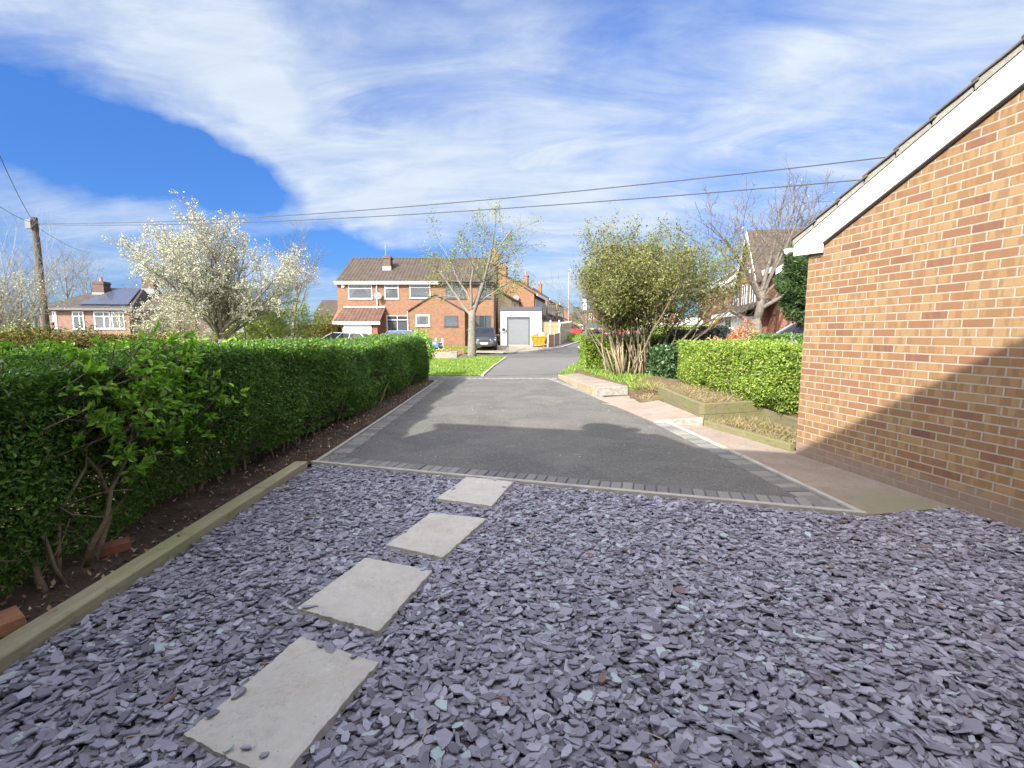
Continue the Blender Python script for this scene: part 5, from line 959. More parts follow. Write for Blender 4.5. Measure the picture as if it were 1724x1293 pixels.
# projecting garage with tiled lean-to
YG = 37.4; gyo = YG-YF; ax0, ax1 = (P(q, 500, YG).x-xl for q in (562, 638)); gl = P(600, 541, YG).z-zb; gh_ = hz(520)
m = MB(); m.prism([(0.05, gyo, -.3), (0.05, 0, -.3), (0.05, 0, gh_), (0.05, gyo, gl-.02)], (ax1-.25, 0, 0)); m.build('garage_wall', 'rbrick', hs)
m = MB(); m.hexa([(ax0-.02, gyo-.25, gl-.06), (ax1+.08, gyo-.25, gl-.06), (ax1+.08, 0, gh_+.02), (ax0+.2, 0, gh_+.02), (ax0-.02, gyo-.25, gl+.04), (ax1+.08, gyo-.25, gl+.04), (ax1+.08, 0, gh_+.12), (ax0+.2, 0, gh_+.12)]); m.build('garage_roof', 'pantile', hs)
m = MB(); m.box(ax0-.05, ax1+.1, gyo-.30, gyo-.26, gl-.26, gl-.02); m.box(ax0+.2, ax1+.05, -.06, -.02, gh_+.125, gh_+.20); m.build('garage_fascia', 'upvc', hs)
m = MB(); q0, q1 = (P(q, 500, YG).x-xl for q in (576, 624)); m.box(q0, q1, gyo-.05, gyo-.002, -.3, gl-.3); m.build('garage_door', 'whitedoor', hs)
# ---------------- white rendered flat roofed garage
YW = 39.2; w0 = P(843, 540, YW); w1 = P(911.5, 540, YW); zt = P(880, 523, YW).z; wb = P(880, 581, YW).z
fg = thing('flat_roofed_garage', (w0.x, YW, wb), 'white rendered flat roofed garage with grey roller door beside the brick semi', 'garage')
Wd = w1.x-w0.x; m = MB(); m.box(0, Wd, 0, 5.5, -.4, zt-wb); m.build('wall', 'render', fg); m = MB(); m.box(-.04, Wd+.06, -.10, 5.6, zt-wb+.002, P(880, 516.5, YW).z-wb); m.build('roof', 'anthracite', fg, bevel=.01)
d0, d1 = P(853, 540, YW).x-w0.x, P(892, 540, YW).x-w0.x; dz = P(880, 533, YW).z-wb; m = MB(); m.box(d0+.12, d1-.1, -.012, .02, .02, dz-.18); dr = m.build('roller_door', 'rollerdoor', fg)
m = MB(); m.box(d0, d0+.12, -.05, .0, 0, dz); m.box(d1-.10, d1, -.05, 0, 0, dz); m.box(d0+.12, d1-.1, -.06, 0, dz-.18, dz); m.build('door_frame', 'anthracite', fg)
m = MB(); m.disc((P(846.5, 555, YW).x-w0.x, 0, P(846, 555, YW).z-wb), (0, -1, 0), .26, .14, 18); m.build('wall_reel', 'metal', fg); m = MB(); m.disc((P(848, 555, YW).x-w0.x, -.14, P(846, 555, YW).z-wb), (0, -1, 0), .13, .05, 12); m.build('reel_hub', 'black', fg)
m = MB(); m.box(Wd*.12, Wd*.80, -1.9, -.05, -.45, -.06); m.build('ramp', 'concrete', fg)
# ---------------- row of houses down the side road
u_ = Vector((.2025, .979, 0)); rz = math.atan2(u_.y, u_.x)                # local x runs up the road, local y points away from the road (left)
terr = ((2.35, 50.0, 9.0, 877, 471, 'nearest brick house of the side road with a tall end chimney and satellite dish'), (4.55, 60.6, 10.0, 907, 487, 'middle brick house of the side road with a paired chimney'), (7.0, 72.4, 10.5, 930, 497, 'farthest brick house of the side road row with one slim chimney'))
for i, (x, y, L, cx_, cy_, lab) in enumerate(terr):
    h = thing('terrace_house', (x, y, g(y)), lab, 'house', 'houses along the left of the side road', rz); ze = 4.75; zr = 7.0
    m = MB(); m.prism([(0, 0, -.6), (0, 7.6, -.6), (0, 7.6, ze), (0, 3.8, zr-.02), (0, 0, ze)], (L, 0, 0)); m.build('wall', 'hbrick', h); r_ = gable_roof(h, -.12, L+.12, 0, 7.6, ze+.03, zr, 'rooftile', .3)
    m = MB(); m.box(-.12, L+.12, -.36, -.31, ze-.22, ze+.02)
    for s0, e0 in ((-.125, 3.8), (-.125, 3.8)): pass
    m.build('fascia', 'upvc', h)
    for s in (0.8, 3.1, 5.4, 7.6): window(h, Ffront(0), s, 2.9, 1.5, 1.35, 'upvc', (.5,), None, None, sill=False)
    for s in (1.2, 5.0): window(h, Ffront(0), s, .7, 2.2, 1.3, 'upvc', (.33, .66), None, None, sill=False)
    m = MB()
    for s in (3.4, 8.0): m.hexa([(s, -1.3, 2.15), (s+1.6, -1.3, 2.15), (s+1.6, 0, 2.75), (s, 0, 2.75), (s, -1.3, 2.3), (s+1.6, -1.3, 2.3), (s+1.6, 0, 2.9), (s, 0, 2.9)]); m.box(s+.1, s+1.5, -1.2, 0, 0, 2.14)
    m.build('porch', 'anthracite', h)
    if i == 0: chimney(h, .3, 4.0 if False else 3.6, -.5, 7.75, .7, 1.15, 'hbrick', 1, False); h.children[-2].location = (-.42, 0, 0); dish(h, (-.4, 1.9, 4.3), (-1, -.5, .3))
    else: chimney(h, L*.45 if i == 1 else L*.55, 3.6, 6.3, 8.35, .9, .6, 'hbrick', 2, False)
    if i == 0:      # small cream gabled wing towards the main road
        m = MB(); m.prism([(-4.2, 1.6, -.5), (-4.2, 5.2, -.5), (-4.2, 5.2, 3.9), (-4.2, 3.4, 4.9), (-4.2, 1.6, 3.9)], (4.15, 0, 0)); m.build('wing_wall', M('cream wall', (.55, .42, .26), .9, .1, 3), h)
        gable_roof(h, -4.3, -.02, 1.6, 5.2, 3.93, 4.93, 'rooftile', .2, name='wing_roof'); window(h, Ffront(1.6), -3.4, 2.5, 1.2, 1.2, 'upvc', (.5,))
# ---------------- far red brick houses across the end of the side road
for i, (px0, px1, lab) in enumerate(((985, 1062, 'far red brick house with hipped grey roof at the end of the side road'), (1072, 1150, 'far red brick house behind the leggy shrub at the end of the side road'))):
    Y = 112; a = P(px0, 540, Y); b = P(px1, 540, Y); h = thing('red_brick_house', (a.x, Y, g(Y)), lab, 'house'); L = b.x-a.x; ze = P(1000, 525, Y).z-g(Y); zr = P(1000, 513.5, Y+4).z-g(Y)
    m = MB(); m.box(0, L, 0, 8, -.3, ze); m.build('wall', 'rbrick', h)
    m = MB(); m.add([(-.3, -.3, ze), (L+.3, -.3, ze), (L+.3, 8.3, ze), (-.3, 8.3, ze), (3.4, 4, zr), (L-3.4, 4, zr)], [(0, 1, 5, 4), (1, 2, 5), (2, 3, 4, 5), (3, 0, 4), (0, 3, 2, 1)]); m.build('roof', 'greytile', h)
    for q in (.08, .32, .60, .82): window(h, Ffront(0), L*q, ze-1.75, 1.3, 1.35, 'upvc', (.5,), .7, None, fw=.16)
    if i == 0: m = MB(); m.hexa([(L*.42, -.12+.6, ze+.32), (L*.75, -.12+.6, ze+.32), (L*.75, 2.2, ze+.97), (L*.42, 2.2, ze+.97), (L*.42, .44, ze+.42), (L*.75, .44, ze+.42), (L*.75, 2.16, ze+1.07), (L*.42, 2.16, ze+1.07)]); m.build('solar_panel', 'solar', h)
Y = 105; a = P(955, 545, Y); h = thing('red_brick_house', (a.x-3, Y, g(Y)), 'far red brick gable just right of the slim lamp column', 'house'); m = MB(); m.prism([(0, 0, -.3), (4.2, 0, -.3), (4.2, 0, 4.3), (2.1, 0, 5.6), (0, 0, 4.3)], (0, 8, 0)); m.build('wall', 'rbrick', h); m = MB()
for xa, xb in ((-.2, 2.1), (4.4, 2.1)): m.hexa([(xa, -.1, 4.2), (xb, -.1, 5.62), (xb, 8, 5.62), (xa, 8, 4.2), (xa, -.1, 4.3), (xb, -.1, 5.72), (xb, 8, 5.72), (xa, 8, 4.3)])
m.build('roof', 'greytile', h)
# ---------------- houses on the right
u2 = Vector((.2, .98, 0)); rz2 = math.atan2(-u2.y, -u2.x)     # local x runs from far to near, local y away from the road (right)
def right_house(o, L, lab, near):
    h = thing('brick_house', o, lab, 'house', None, rz2); ze = 4.55; zr = 7.2
    m = MB(); m.prism([(0, 0, -.5), (0, 8, -.5), (0, 8, ze), (0, 4, zr-.02), (0, 0, ze)], (L, 0, 0)); m.build('wall', 'rbrick', h); gable_roof(h, -.15, L+.15, 0, 8, ze+.03, zr, 'rooftile', .35)
    m = MB(); m.box(-.15, L+.15, -.42, -.36, ze-.22, ze+.06)
    for xx in (-.19, L+.16):
        for ya, yb in ((-.35, 4), (8.35, 4)): m.hexa([(xx, ya, ze-.38), (xx+.03, ya, ze-.38), (xx+.03, yb, zr-.15), (xx, yb, zr-.15), (xx, ya, ze-.08), (xx+.03, ya, ze-.08), (xx+.03, yb, zr+.12), (xx, yb, zr+.12)])
    m.build('bargeboard', 'upvc', h)
    # front cross gable
    if near:
        c = L*.62; m = MB(); m.prism([(c-1.9, -.5, -.5), (c+1.9, -.5, -.5), (c+1.9, -.5, ze-.3), (c, -.5, 6.9), (c-1.9, -.5, ze-.3)], (0, 4.2, 0)); m.build('gable_wall', 'rbrick', h)
        m = MB()
        for xa, xb in ((c-2.15, c), (c+2.15, c)): m.hexa([(xa, -.75, ze-.55), (xb, -.75, 6.95), (xb, 3.9, 6.95), (xa, 3.9, ze-.55), (xa, -.75, ze-.42), (xb, -.75, 7.08), (xb, 3.9, 7.08), (xa, 3.9, ze-.42)])
        m.build('gable_roof', 'rooftile', h); m = MB()
        for xa, xb in ((c-2.17, c), (c+2.17, c)): m.hexa([(xa, -.80, ze-.72), (xb, -.80, 6.75), (xb, -.76, 6.75), (xa, -.76, ze-.72), (xa, -.80, ze-.46), (xb, -.80, 7.02), (xb, -.76, 7.02), (xa, -.76, ze-.46)])
        m.build('gable_bargeboard', 'upvc', h); F = Ffront(-.5); window(h, F, c-1.2, 2.9, .9, 1.25, 'upvc', (.5,)); window(h, F, c+.4, 2.9, .9, 1.25, 'upvc', (.5,))
        m = MB(); m.box(c-.12, c+.12, -.62, -.5, 4.7, 5.2); m.build('floodlight', 'upvc', h)
        m = MB(); m.box(c-1.6, c+1.7, -1.7, -.502, -.3, .9); m.build('bay_wall', 'rbrick', h); FB = Ffront(-1.7); window(h, FB, c-1.6, .9, 1.6, 1.35, 'upvc', (.5,), .7); window(h, FB, c+.15, -.2, 1.5, 2.4, 'upvc', (.5,), None, None)
        m = MB(); m.box(c-1.6, c+1.7, -1.69, -.503, .9, 2.24); m.build('bay_frame', 'upvc', h)
        m = MB(); m.hexa([(c-1.9, -2.0, 2.28), (c+3.4, -2.0, 2.28), (c+3.4, -.1, 3.05), (c-1.9, -.1, 3.05), (c-1.9, -2.0, 2.42), (c+3.4, -2.0, 2.42), (c+3.4, -.1, 3.18), (c-1.9, -.1, 3.18)]); m.build('porch_roof', 'greytile', h)
        m = MB(); m.box(c-1.9, c+3.4, -2.05, -2.01, 2.2, 2.44); m.build('porch_fascia', 'upvc', h)
    F = Ffront(0); window(h, F, .7, 2.9, 1.2, 1.3, 'upvc', (.5,), None, 'net')
    FR = lambda u, o_, z: (-o_ if False else L+o_, u, z)
    m = MB(); m.box(.4, 2.6, -1.5, 0, -.3, 2.2); m.build('porch_wall', 'upvc', h); m = MB(); m.hexa([(.2, -1.8, 2.25), (2.8, -1.8, 2.25), (2.8, 0, 2.8), (.2, 0, 2.8), (.2, -1.8, 2.36), (2.8, -1.8, 2.36), (2.8, 0, 2.92), (.2, 0, 2.92)]); m.build('porch_roof', 'greytile', h)
    m = MB(); m.prism([(1.0+.55+.5*math.cos(t*math.pi/10), -1.52, 1.3+.5*math.sin(t*math.pi/10)) for t in range(11)]+[(1.05, -1.52, .05), (2.05, -1.52, .05)], (0, .019, 0)); m.build('porch_door', 'backing', h)
    return h
right_house(Vector((15.15, 32.5, g(32))), 9.5, 'red brick house with white bargeboards and bay porch behind the bare tree', True)
right_house(Vector((18.0, 45.5, g(45))), 10.5, 'brick house with white arched porch beyond the leggy shrub', False)
# ---------------- bungalow on the left
Y = 40; a = P(68, 545, Y); b = P(206, 545, Y); L = b.x-a.x; h = thing('bungalow', (a.x, Y, 0), 'brick bungalow with grey roof and solar panels beyond the left hedge', 'house', None, 0.12); ze = P(120, 519, Y).z; zr = P(180, 484, Y+4).z
m = MB(); m.box(0, L, 0, 8, -.2, ze); m.build('wall', 'pinkbrick', h); m = MB(); m.add([(-.4, -.4, ze-.05), (L+.4, -.4, ze-.05), (L+.4, 8.4, ze-.05), (-.4, 8.4, ze-.05), (2.9, 4, zr), (L-1.0, 4, zr)], [(0, 1, 5, 4), (1, 2, 5), (2, 3, 4, 5), (3, 0, 4), (0, 3, 2, 1)]); rf = m.build('roof', 'greytile', h)
m = MB(); m.box(L+.002, L+6.5, .8, 8.2, -.2, ze-.1); m.build('side_wing_wall', 'brownbrick', h); m = MB(); m.hexa([(L+.3, .4, ze-.1), (L+6.8, .4, ze-.1), (L+6.8, 4.5, zr-.4), (L+.0, 4.5, zr-.4), (L+.3, 8.6, ze-.1), (L+6.8, 8.6, ze-.1), (L+6.8, 4.6, zr-.3), (L+.0, 4.6, zr-.3)]); m.build('side_wing_roof', 'rooftile', h)
sp_k = (zr-ze)/4.4
m = MB(); m.prism([(L*.42, .2, ze+sp_k*.6+.06), (L*.98, .2, ze+sp_k*.6+.06), (L*.84, 3.6, ze+sp_k*4.0+.04), (L*.55, 3.6, ze+sp_k*4.0+.04)], (0, -.02, .06)); m.build('solar_panel', 'solar', h)
for q, w_ in ((.20, .32), (.42, .9), (.66, 1.3), (.86, 1.0)): window(h, Ffront(0), L*q-.4, ze-1.75, w_, 1.5, 'upvc', (.6,), .72, 'net' if q > .5 else None, fw=.09)
m = MB(); m.box(-.42, L+.42, -.48, -.41, ze-.16, ze+.02); m.build('gutter', 'darkmetal', h)
chimney(h, L*.43, 3.0, zr-1.1, P(130, 474, Y+3).z, .9, .9, 'brownbrick', 1); chimney(h, L*.92, 4.2, zr-.6, P(200, 468, Y+4).z, 1.0, .8, 'brownbrick', 2)
# ---------------- far roofs left of the semi and dark bank of trees behind
Y = 75; a = P(528, 520, Y); h = thing('far_house', (a.x, Y, 0), 'far dark roofed house seen between the yellow green tree and the semi', 'house'); m = MB(); m.box(0, 9, 0, 8, 0, 4.4); m.build('wall', 'brownbrick', h); gable_roof(h, -.2, 9.2, 0, 8, 4.4, P(550, 507, Y+4).z, 'rooftile', .3)
for i, (px, Y, rx, rz_, lab) in enumerate(((556, 44, 2.0, 3.1, 'olive bush left of the white garage door behind the gold hedge'), (352, 60, 7, 3.8, 'grey green thicket far behind the blossom tree'), (10, 55, 9, 4.2, 'grey green thicket far behind the telegraph pole'), (430, 75, 9, 4.0, 'dull green thicket far behind the yellow green tree'))):
    p = P(px, 560, Y); blob_shrub('far_shrub', (p.x, Y, 0), (rx, 2, rz_), 5000, 'shrubleaf', .22, lab, 'shrub', .6)
# =================================================================== STREET THINGS
def fence_run(label, pts, hgt, npan, mat='fence', flip=False):
    t_ = thing('fence', pts[0], label, 'fence'); o = Vector(pts[0]); a = Vector(pts[0])-o; b = Vector(pts[1])-o; d = (b-a)
    for i in range(npan):
        p0 = a+d*(i/npan); p1 = a+d*((i+1)/npan); dd = (p1-p0).normalized(); z0 = min(p0.z, p1.z)
        m = MB(); m.bar(p0+dd*.06, p1-dd*.06, .04, hgt-.12); m.build('panel', mat, t_); m = MB(); m.bar(p0+dd*.06+Vector((0, 0, hgt-.12)), p1-dd*.06+Vector((0, 0, hgt-.12)), .08, .04); m.build('capping', mat, t_)
    for i in range(npan+1):
        p0 = a+d*(i/npan); m = MB(); m.box(p0.x-.06, p0.x+.06, p0.y-.07, p0.y+.07, p0.z-.4, p0.z+hgt+.06); m.build('post', 'cpost', t_)
    return t_
fence_run('sunlit larch lap fence between the white garage and the side road', [(P(912, 560, 39.5).x, 39.5, .50), (P(941, 560, 39.9).x, 39.9, .52)], 2.05, 2)
fence_run('fence of panels and concrete posts running away up the side road', [(P(943, 560, 40.3).x, 40.4, .56), (P(961, 560, 56).x, 56, 1.1)], 1.85, 8)
fence_run('low fence panel beside the orange skip at the corner', [(P(922, 585, 36.9).x, 36.9, .36), (P(942, 578, 40).x, 40.0, .58)], 1.05, 2, stripe_mat('brown fence', (.26, .17, .11), (.32, .21, .13), 1, .14, .5, .85))
# builder's skip with bags
p = Vector((P(906.5, 580, 37.2).x, 37.2, g(37.2)+.06)); sk = thing('builders_skip', p, 'small orange skip standing by the white garage, heaped with bags', 'skip')
a1, a2, zc = .60, .45, .82; m = MB(); b1, b2 = .42, .32
out = [(-b1, -b2, .14), (b1, -b2, .14), (b1, b2, .14), (-b1, b2, .14), (-a1, -a2, zc), (a1, -a2, zc), (a1, a2, zc), (-a1, a2, zc)]; inn = [(x_*.93, y_*.93, z_+.03) for x_, y_, z_ in out]
m.add(out+inn, [(0, 3, 2, 1), (0, 1, 5, 4), (1, 2, 6, 5), (2, 3, 7, 6), (3, 0, 4, 7), (8, 9, 10, 11), (8, 12, 13, 9), (9, 13, 14, 10), (10, 14, 15, 11), (11, 15, 12, 8), (4, 5, 13, 12), (5, 6, 14, 13), (6, 7, 15, 14), (7, 4, 12, 15)]); m.build('body', 'skip', sk)
m = MB(); r_ = [(-a1, -a2), (a1, -a2), (a1, a2), (-a1, a2)]
for (xa, ya), (xb, yb) in zip(r_, r_[1:]+r_[:1]): m.bar((xa, ya, zc-.04), (xb, yb, zc-.04), .09, .09)
m.build('rim', 'skip', sk, bevel=.01); m = MB()
for xx in (-.34, -.11, .11, .34): m.hexa([(xx-.025, -b2-.02, .15), (xx+.025, -b2-.02, .15), (xx+.025, -b2+.02, .15), (xx-.025, -b2+.02, .15), (xx*1.45-.025, -a2-.03, zc-.05), (xx*1.45+.025, -a2-.03, zc-.05), (xx*1.45+.025, -a2+.02, zc-.05), (xx*1.45-.025, -a2+.02, zc-.05)])
m.build('rib', 'skip', sk); m = MB()
for xx in (-.4, .4): m.box(xx-.06, xx+.06, -.36, .36, 0, .14)
m.build('skid', 'darkmetal', sk)
def lump(name, c, r, mat, label, cat, seed, group=None):
    bm = bmesh.new(); bmesh.ops.create_icosphere(bm, subdivisions=3, radius=1); rg = random.Random(seed); ph = [rg.uniform(0, 6) for _ in range(6)]
    for v_ in bm.verts:
        q = v_.co.copy(); k = 1+.14*math.sin(q.x*5+ph[0])*math.sin(q.y*6+ph[1])+.12*math.sin(q.z*7+ph[2]+q.x*3); v_.co = Vector((q.x*r[0]*k, q.y*r[1]*k, max(q.z, -.5)*r[2]*k))
    me = bpy.data.meshes.new(name); bm.to_mesh(me); bm.free(); o = link(name, me, mat); o.location = c
    for p_ in me.polygons: p_.use_smooth = True
    return tag(o, label, cat, group)
lump('rubbish_bag', p+Vector((-.22, 0, .92)), (.27, .26, .24), 'bag', 'dark grey rubbish bag on the left of the orange skip', 'bag', 1); lump('rubbish_bag', p+Vector((.24, .02, .92)), (.28, .26, .20), 'wbag', 'white rubbish bag on the right of the orange skip', 'bag', 2); lump('rubble_heap', p+Vector((-.34, -.16, .80)), (.18, .16, .16), 'rubble', 'small reddish heap of rubble at the left rim of the orange skip', 'rubble', 3)
lump('tarpaulin_heap', (P(921, 556, 39.4).x, 39.4, 1.15), (.75, .4, .32), M('brown tarpaulin', (.10, .065, .055), .7, .25, 5), 'dark brown tarpaulin draped heap behind the orange skip', 'tarpaulin', 4)
# lamp columns, pole, sign
p = Gt(957.5, 568); Y = 54.5; p = Vector((P(956.5, 560, Y).x, Y, g(Y))); t_ = thing('street_lamp', p, 'slim grey street lamp column rising behind the garden fence', 'street lamp'); zt_ = P(956, 456, Y).z-p.z
m = MB(); m.tube([(0, 0, -.2), (0, 0, 1.3), (0, 0, 1.4), (0, 0, zt_)], [.15, .14, .075, .055], 10); m.build('column', 'metal', t_); m = MB(); m.hexa([(-.14, -.5, zt_), (.14, -.5, zt_), (.14, .15, zt_), (-.14, .15, zt_), (-.1, -.45, zt_+.14), (.1, -.45, zt_+.14), (.1, .1, zt_+.14), (-.1, .1, zt_+.14)]); m.build('lantern', 'metal', t_)
Y = 27.6; p = Vector((P(985.5, 600, Y).x, Y, g(Y))); t_ = thing('sign_post', p, 'dark post with a small white sign at the end of the far hedge', 'sign post'); zt_ = P(987, 452, Y).z-p.z
m = MB(); m.tube([(0, 0, -.2), (0.02, 0, 1.2), (.06, 0, zt_)], [.095, .085, .06], 10); m.build('post', 'darkmetal', t_); z1 = P(983, 522, Y).z-p.z; z2 = P(983, 504, Y).z-p.z; m = MB(); m.box(-.22, .02, -.12, -.10, z1, z2); m.build('sign_plate', 'signwhite', t_)
m = MB(); m.hexa([(-.05, -.45, zt_), (.19, -.45, zt_), (.19, .15, zt_), (-.05, .15, zt_), (-.02, -.4, zt_+.12), (.16, -.4, zt_+.12), (.16, .1, zt_+.12), (-.02, .1, zt_+.12)]); m.build('lantern', 'darkmetal', t_)
Y = 19.0; pt_ = P(57.5, 366, Y); pb_ = P(78, 555, Y); t_ = thing('telegraph_pole', (pb_.x, Y, 0), 'weathered wooden telegraph pole at the left carrying the overhead wires', 'telegraph pole'); off = Vector((pb_.x, Y, 0)); tp = pt_-off; lean = (pt_-pb_)/(pt_.z-pb_.z); bt_ = pb_-lean*pb_.z-off
m = MB(); m.tube([bt_-lean*.3, bt_.lerp(tp, .5), tp], [.135, .12, .10], 14); m.build('pole', 'pole', t_, smooth=False); m = MB(); q = tp-lean*.28; m.box(q.x-.20, q.x+.02, q.y-.20, q.y+.0, q.z-.18, q.z+.16); m.build('junction_box', 'darkmetal', t_)
for k in range(9): m = MB(); q = bt_.lerp(tp, .42+.058*k); s_ = 1 if k % 2 else -1; m.tube([q+Vector((0, -.1, 0)), q+Vector((s_*.2, -.14, 0))], .012, 5); m.build('step_bolt', 'darkmetal', t_)
def wire(a, b, sag, label, r=.009, n=14):
    a = Vector(a); b = Vector(b); m = MB(); pts = [a.lerp(b, i/n)-Vector((0, 0, sag*4*(i/n)*(1-i/n))) for i in range(n+1)]; m.tube(pts, r, 5); return tag(m.build('overhead_wire', 'wire'), label, 'wire', 'overhead wires')
top = pt_-lean*.22
def far(px, py, Y): return P(px, py, Y)
wire(top, P(1600, 252, 8.0), .35, 'upper long overhead wire crossing the sky from the telegraph pole to the garage roof', .011); wire(top+Vector((0, .1, -.03)), P(1570, 292, 8.4), .30, 'lower long overhead wire crossing the sky from the telegraph pole to the garage roof', .011)
wire(top, P(-60, 120, 9), .3, 'overhead wire rising steeply from the telegraph pole to the top left corner'); wire(top, P(-60, 300, 13), .2, 'overhead wire rising gently leftwards from the telegraph pole'); wire(top, P(-60, 380, 30), .2, 'nearly level overhead wire leaving the telegraph pole to the left'); wire(top-lean*.1, P(150, 425, 37), .2, 'thin overhead wire dropping from the telegraph pole to the bungalow')
Y = 24; a = P(395, 545, Y); b = P(411.5, 559, Y); t_ = thing('notice_board', ((a.x+b.x)/2, Y, 0), 'small white notice board under the large blossom tree', 'sign'); wv_ = (b.x-a.x)/2; m = MB(); m.box(-wv_, wv_, -.02, .02, b.z, a.z); m.build('board', 'signwhite', t_)
m = MB(); m.box(-wv_-.04, -wv_, -.03, .03, 0, a.z+.03); m.box(wv_, wv_+.04, -.03, .03, 0, a.z+.03); m.box(-wv_, wv_, -.03, .03, a.z, a.z+.04); m.build('board_frame', 'darkmetal', t_)
m = MB(); hgt = a.z-b.z
for f0, f1, zf in ((-.7, .55, .83), (-.2, .2, .62), (-.85, .8, .42), (-.3, .5, .2)):
    x_ = f0*wv_
    while x_ < f1*wv_-.02: w_ = random.uniform(.02, .05); m.box(x_, x_+w_, -.024, -.0205, b.z+hgt*zf-.014, b.z+hgt*zf+.014); x_ += w_+.014
m.build('lettering', 'ink', t_)
# low garden wall, pillar
m = MB(); a = P(690, 606, 26.3); b = P(768, 604, 26.3); m.box(a.x, b.x, 26.3, 26.55, -.1, P(740, 592.5, 26.3).z); o = m.build('garden_wall', M('rendered low wall', (.27, .21, .16), .9, .25, 4, .4, 30), bevel=.01); tag(o, 'low rendered garden wall at the back of the grass verge', 'wall')
p = P(766, 602, 26.2); m = MB(); m.box(p.x-.22, p.x+.14, 26.0, 26.29, 0, .44); m.box(p.x-.24, p.x+.16, 25.98, 26.31, .44, .49); tag(m.build('wall_pillar', M('grey pillar', (.20, .19, .18), .9, .2, 6), bevel=.01), 'small grey pillar ending the low garden wall', 'pillar')
m = MB(); a = P(748, 589, 31.5); b = P(782, 588, 31.5); m.box(a.x, b.x, 31.5, 31.75, 0, .42); tag(m.build('garden_wall', 'hbrick', bevel=.01), 'low brick garden wall in front of the house lawn', 'wall')
p2 = in_poly(700, [(-7, 26.6), (-3.6, 26.6), (-3.6, 28.5), (-7, 28.5)]); o = leaves('bedding_plants', np.column_stack([p2, .1+.45*rng.random(len(p2))]), 'pieris', .12, .5, None, 1); tag(o, kind='stuff')
for px in (734, 745): p = P(px, 580, 36.4); m = MB(); m.box(p.x-.07, p.x+.07, 36.35, 36.45, .2, 1.15); tag(m.build('garden_post', 'cpost'), 'left pale post in front of the gabled porch wall' if px == 734 else 'right pale post in front of the gabled porch wall', 'post')
# wheelie bins in a row behind the right hand hedge
Yb = 14.6; proto = None
labs = ['leftmost dark green wheelie bin in the row behind the right hedge', 'second wheelie bin from the left in the row behind the right hedge', 'third wheelie bin from the left in the row behind the right hedge', 'fourth wheelie bin from the left, left of the pair with raised lids', 'tall dark wheelie bin, right neighbour of the lower row', 'tall dark wheelie bin at the right end by the red tipped shrub']
for i, lab in enumerate(labs):
    px = (1140, 1155, 1169, 1181, 1195, 1213)[i]; p = P(px, 560, Yb); topz = P(px, 556 if i < 4 else 550, Yb).z
    if proto is None:
        t_ = thing('wheelie_bin', (0, 0, 0), lab, 'wheelie bin', 'wheelie bins behind the right hedge'); m = MB(); m.hexa([(-.22, -.25, .06), (.22, -.25, .06), (.22, .25, .06), (-.22, .25, .06), (-.28, -.34, .98), (.28, -.34, .98), (.28, .34, .98), (-.28, .34, .98)]); m.build('body', 'bin', t_, bevel=.03)
        m = MB(); m.box(-.31, .31, -.38, .36, .981, 1.03); m.box(-.24, .24, -.30, .30, 1.03, 1.07); m.tube([(-.25, .40, .99), (.25, .40, .99)], .02, 6); m.build('lid', 'black', t_, bevel=.015)
        for sx_ in (-.26, .26): m = MB(); m.disc((sx_-.03, .28, .1), (1, 0, 0), .1, .06, 14); m.build('wheel', 'tyre', t_)
        proto = t_; o = t_
    else:
        o = proto.copy(); C.objects.link(o)
        for ch in proto.children: c = ch.copy(); C.objects.link(c); c.parent = o
    o['label'] = lab; o.location = (p.x, Yb+.04*i, topz-1.05); o.rotation_euler = (0, 0, -.35+random.uniform(-.1, .1))
m = MB(); a = P(1130, 560, 14.6); b = P(1226, 560, 14.6); m.box(a.x-.2, b.x+.3, 14.1, 15.4, -.05, .38); tag(m.build('bin_stand', 'pave'), kind='structure')
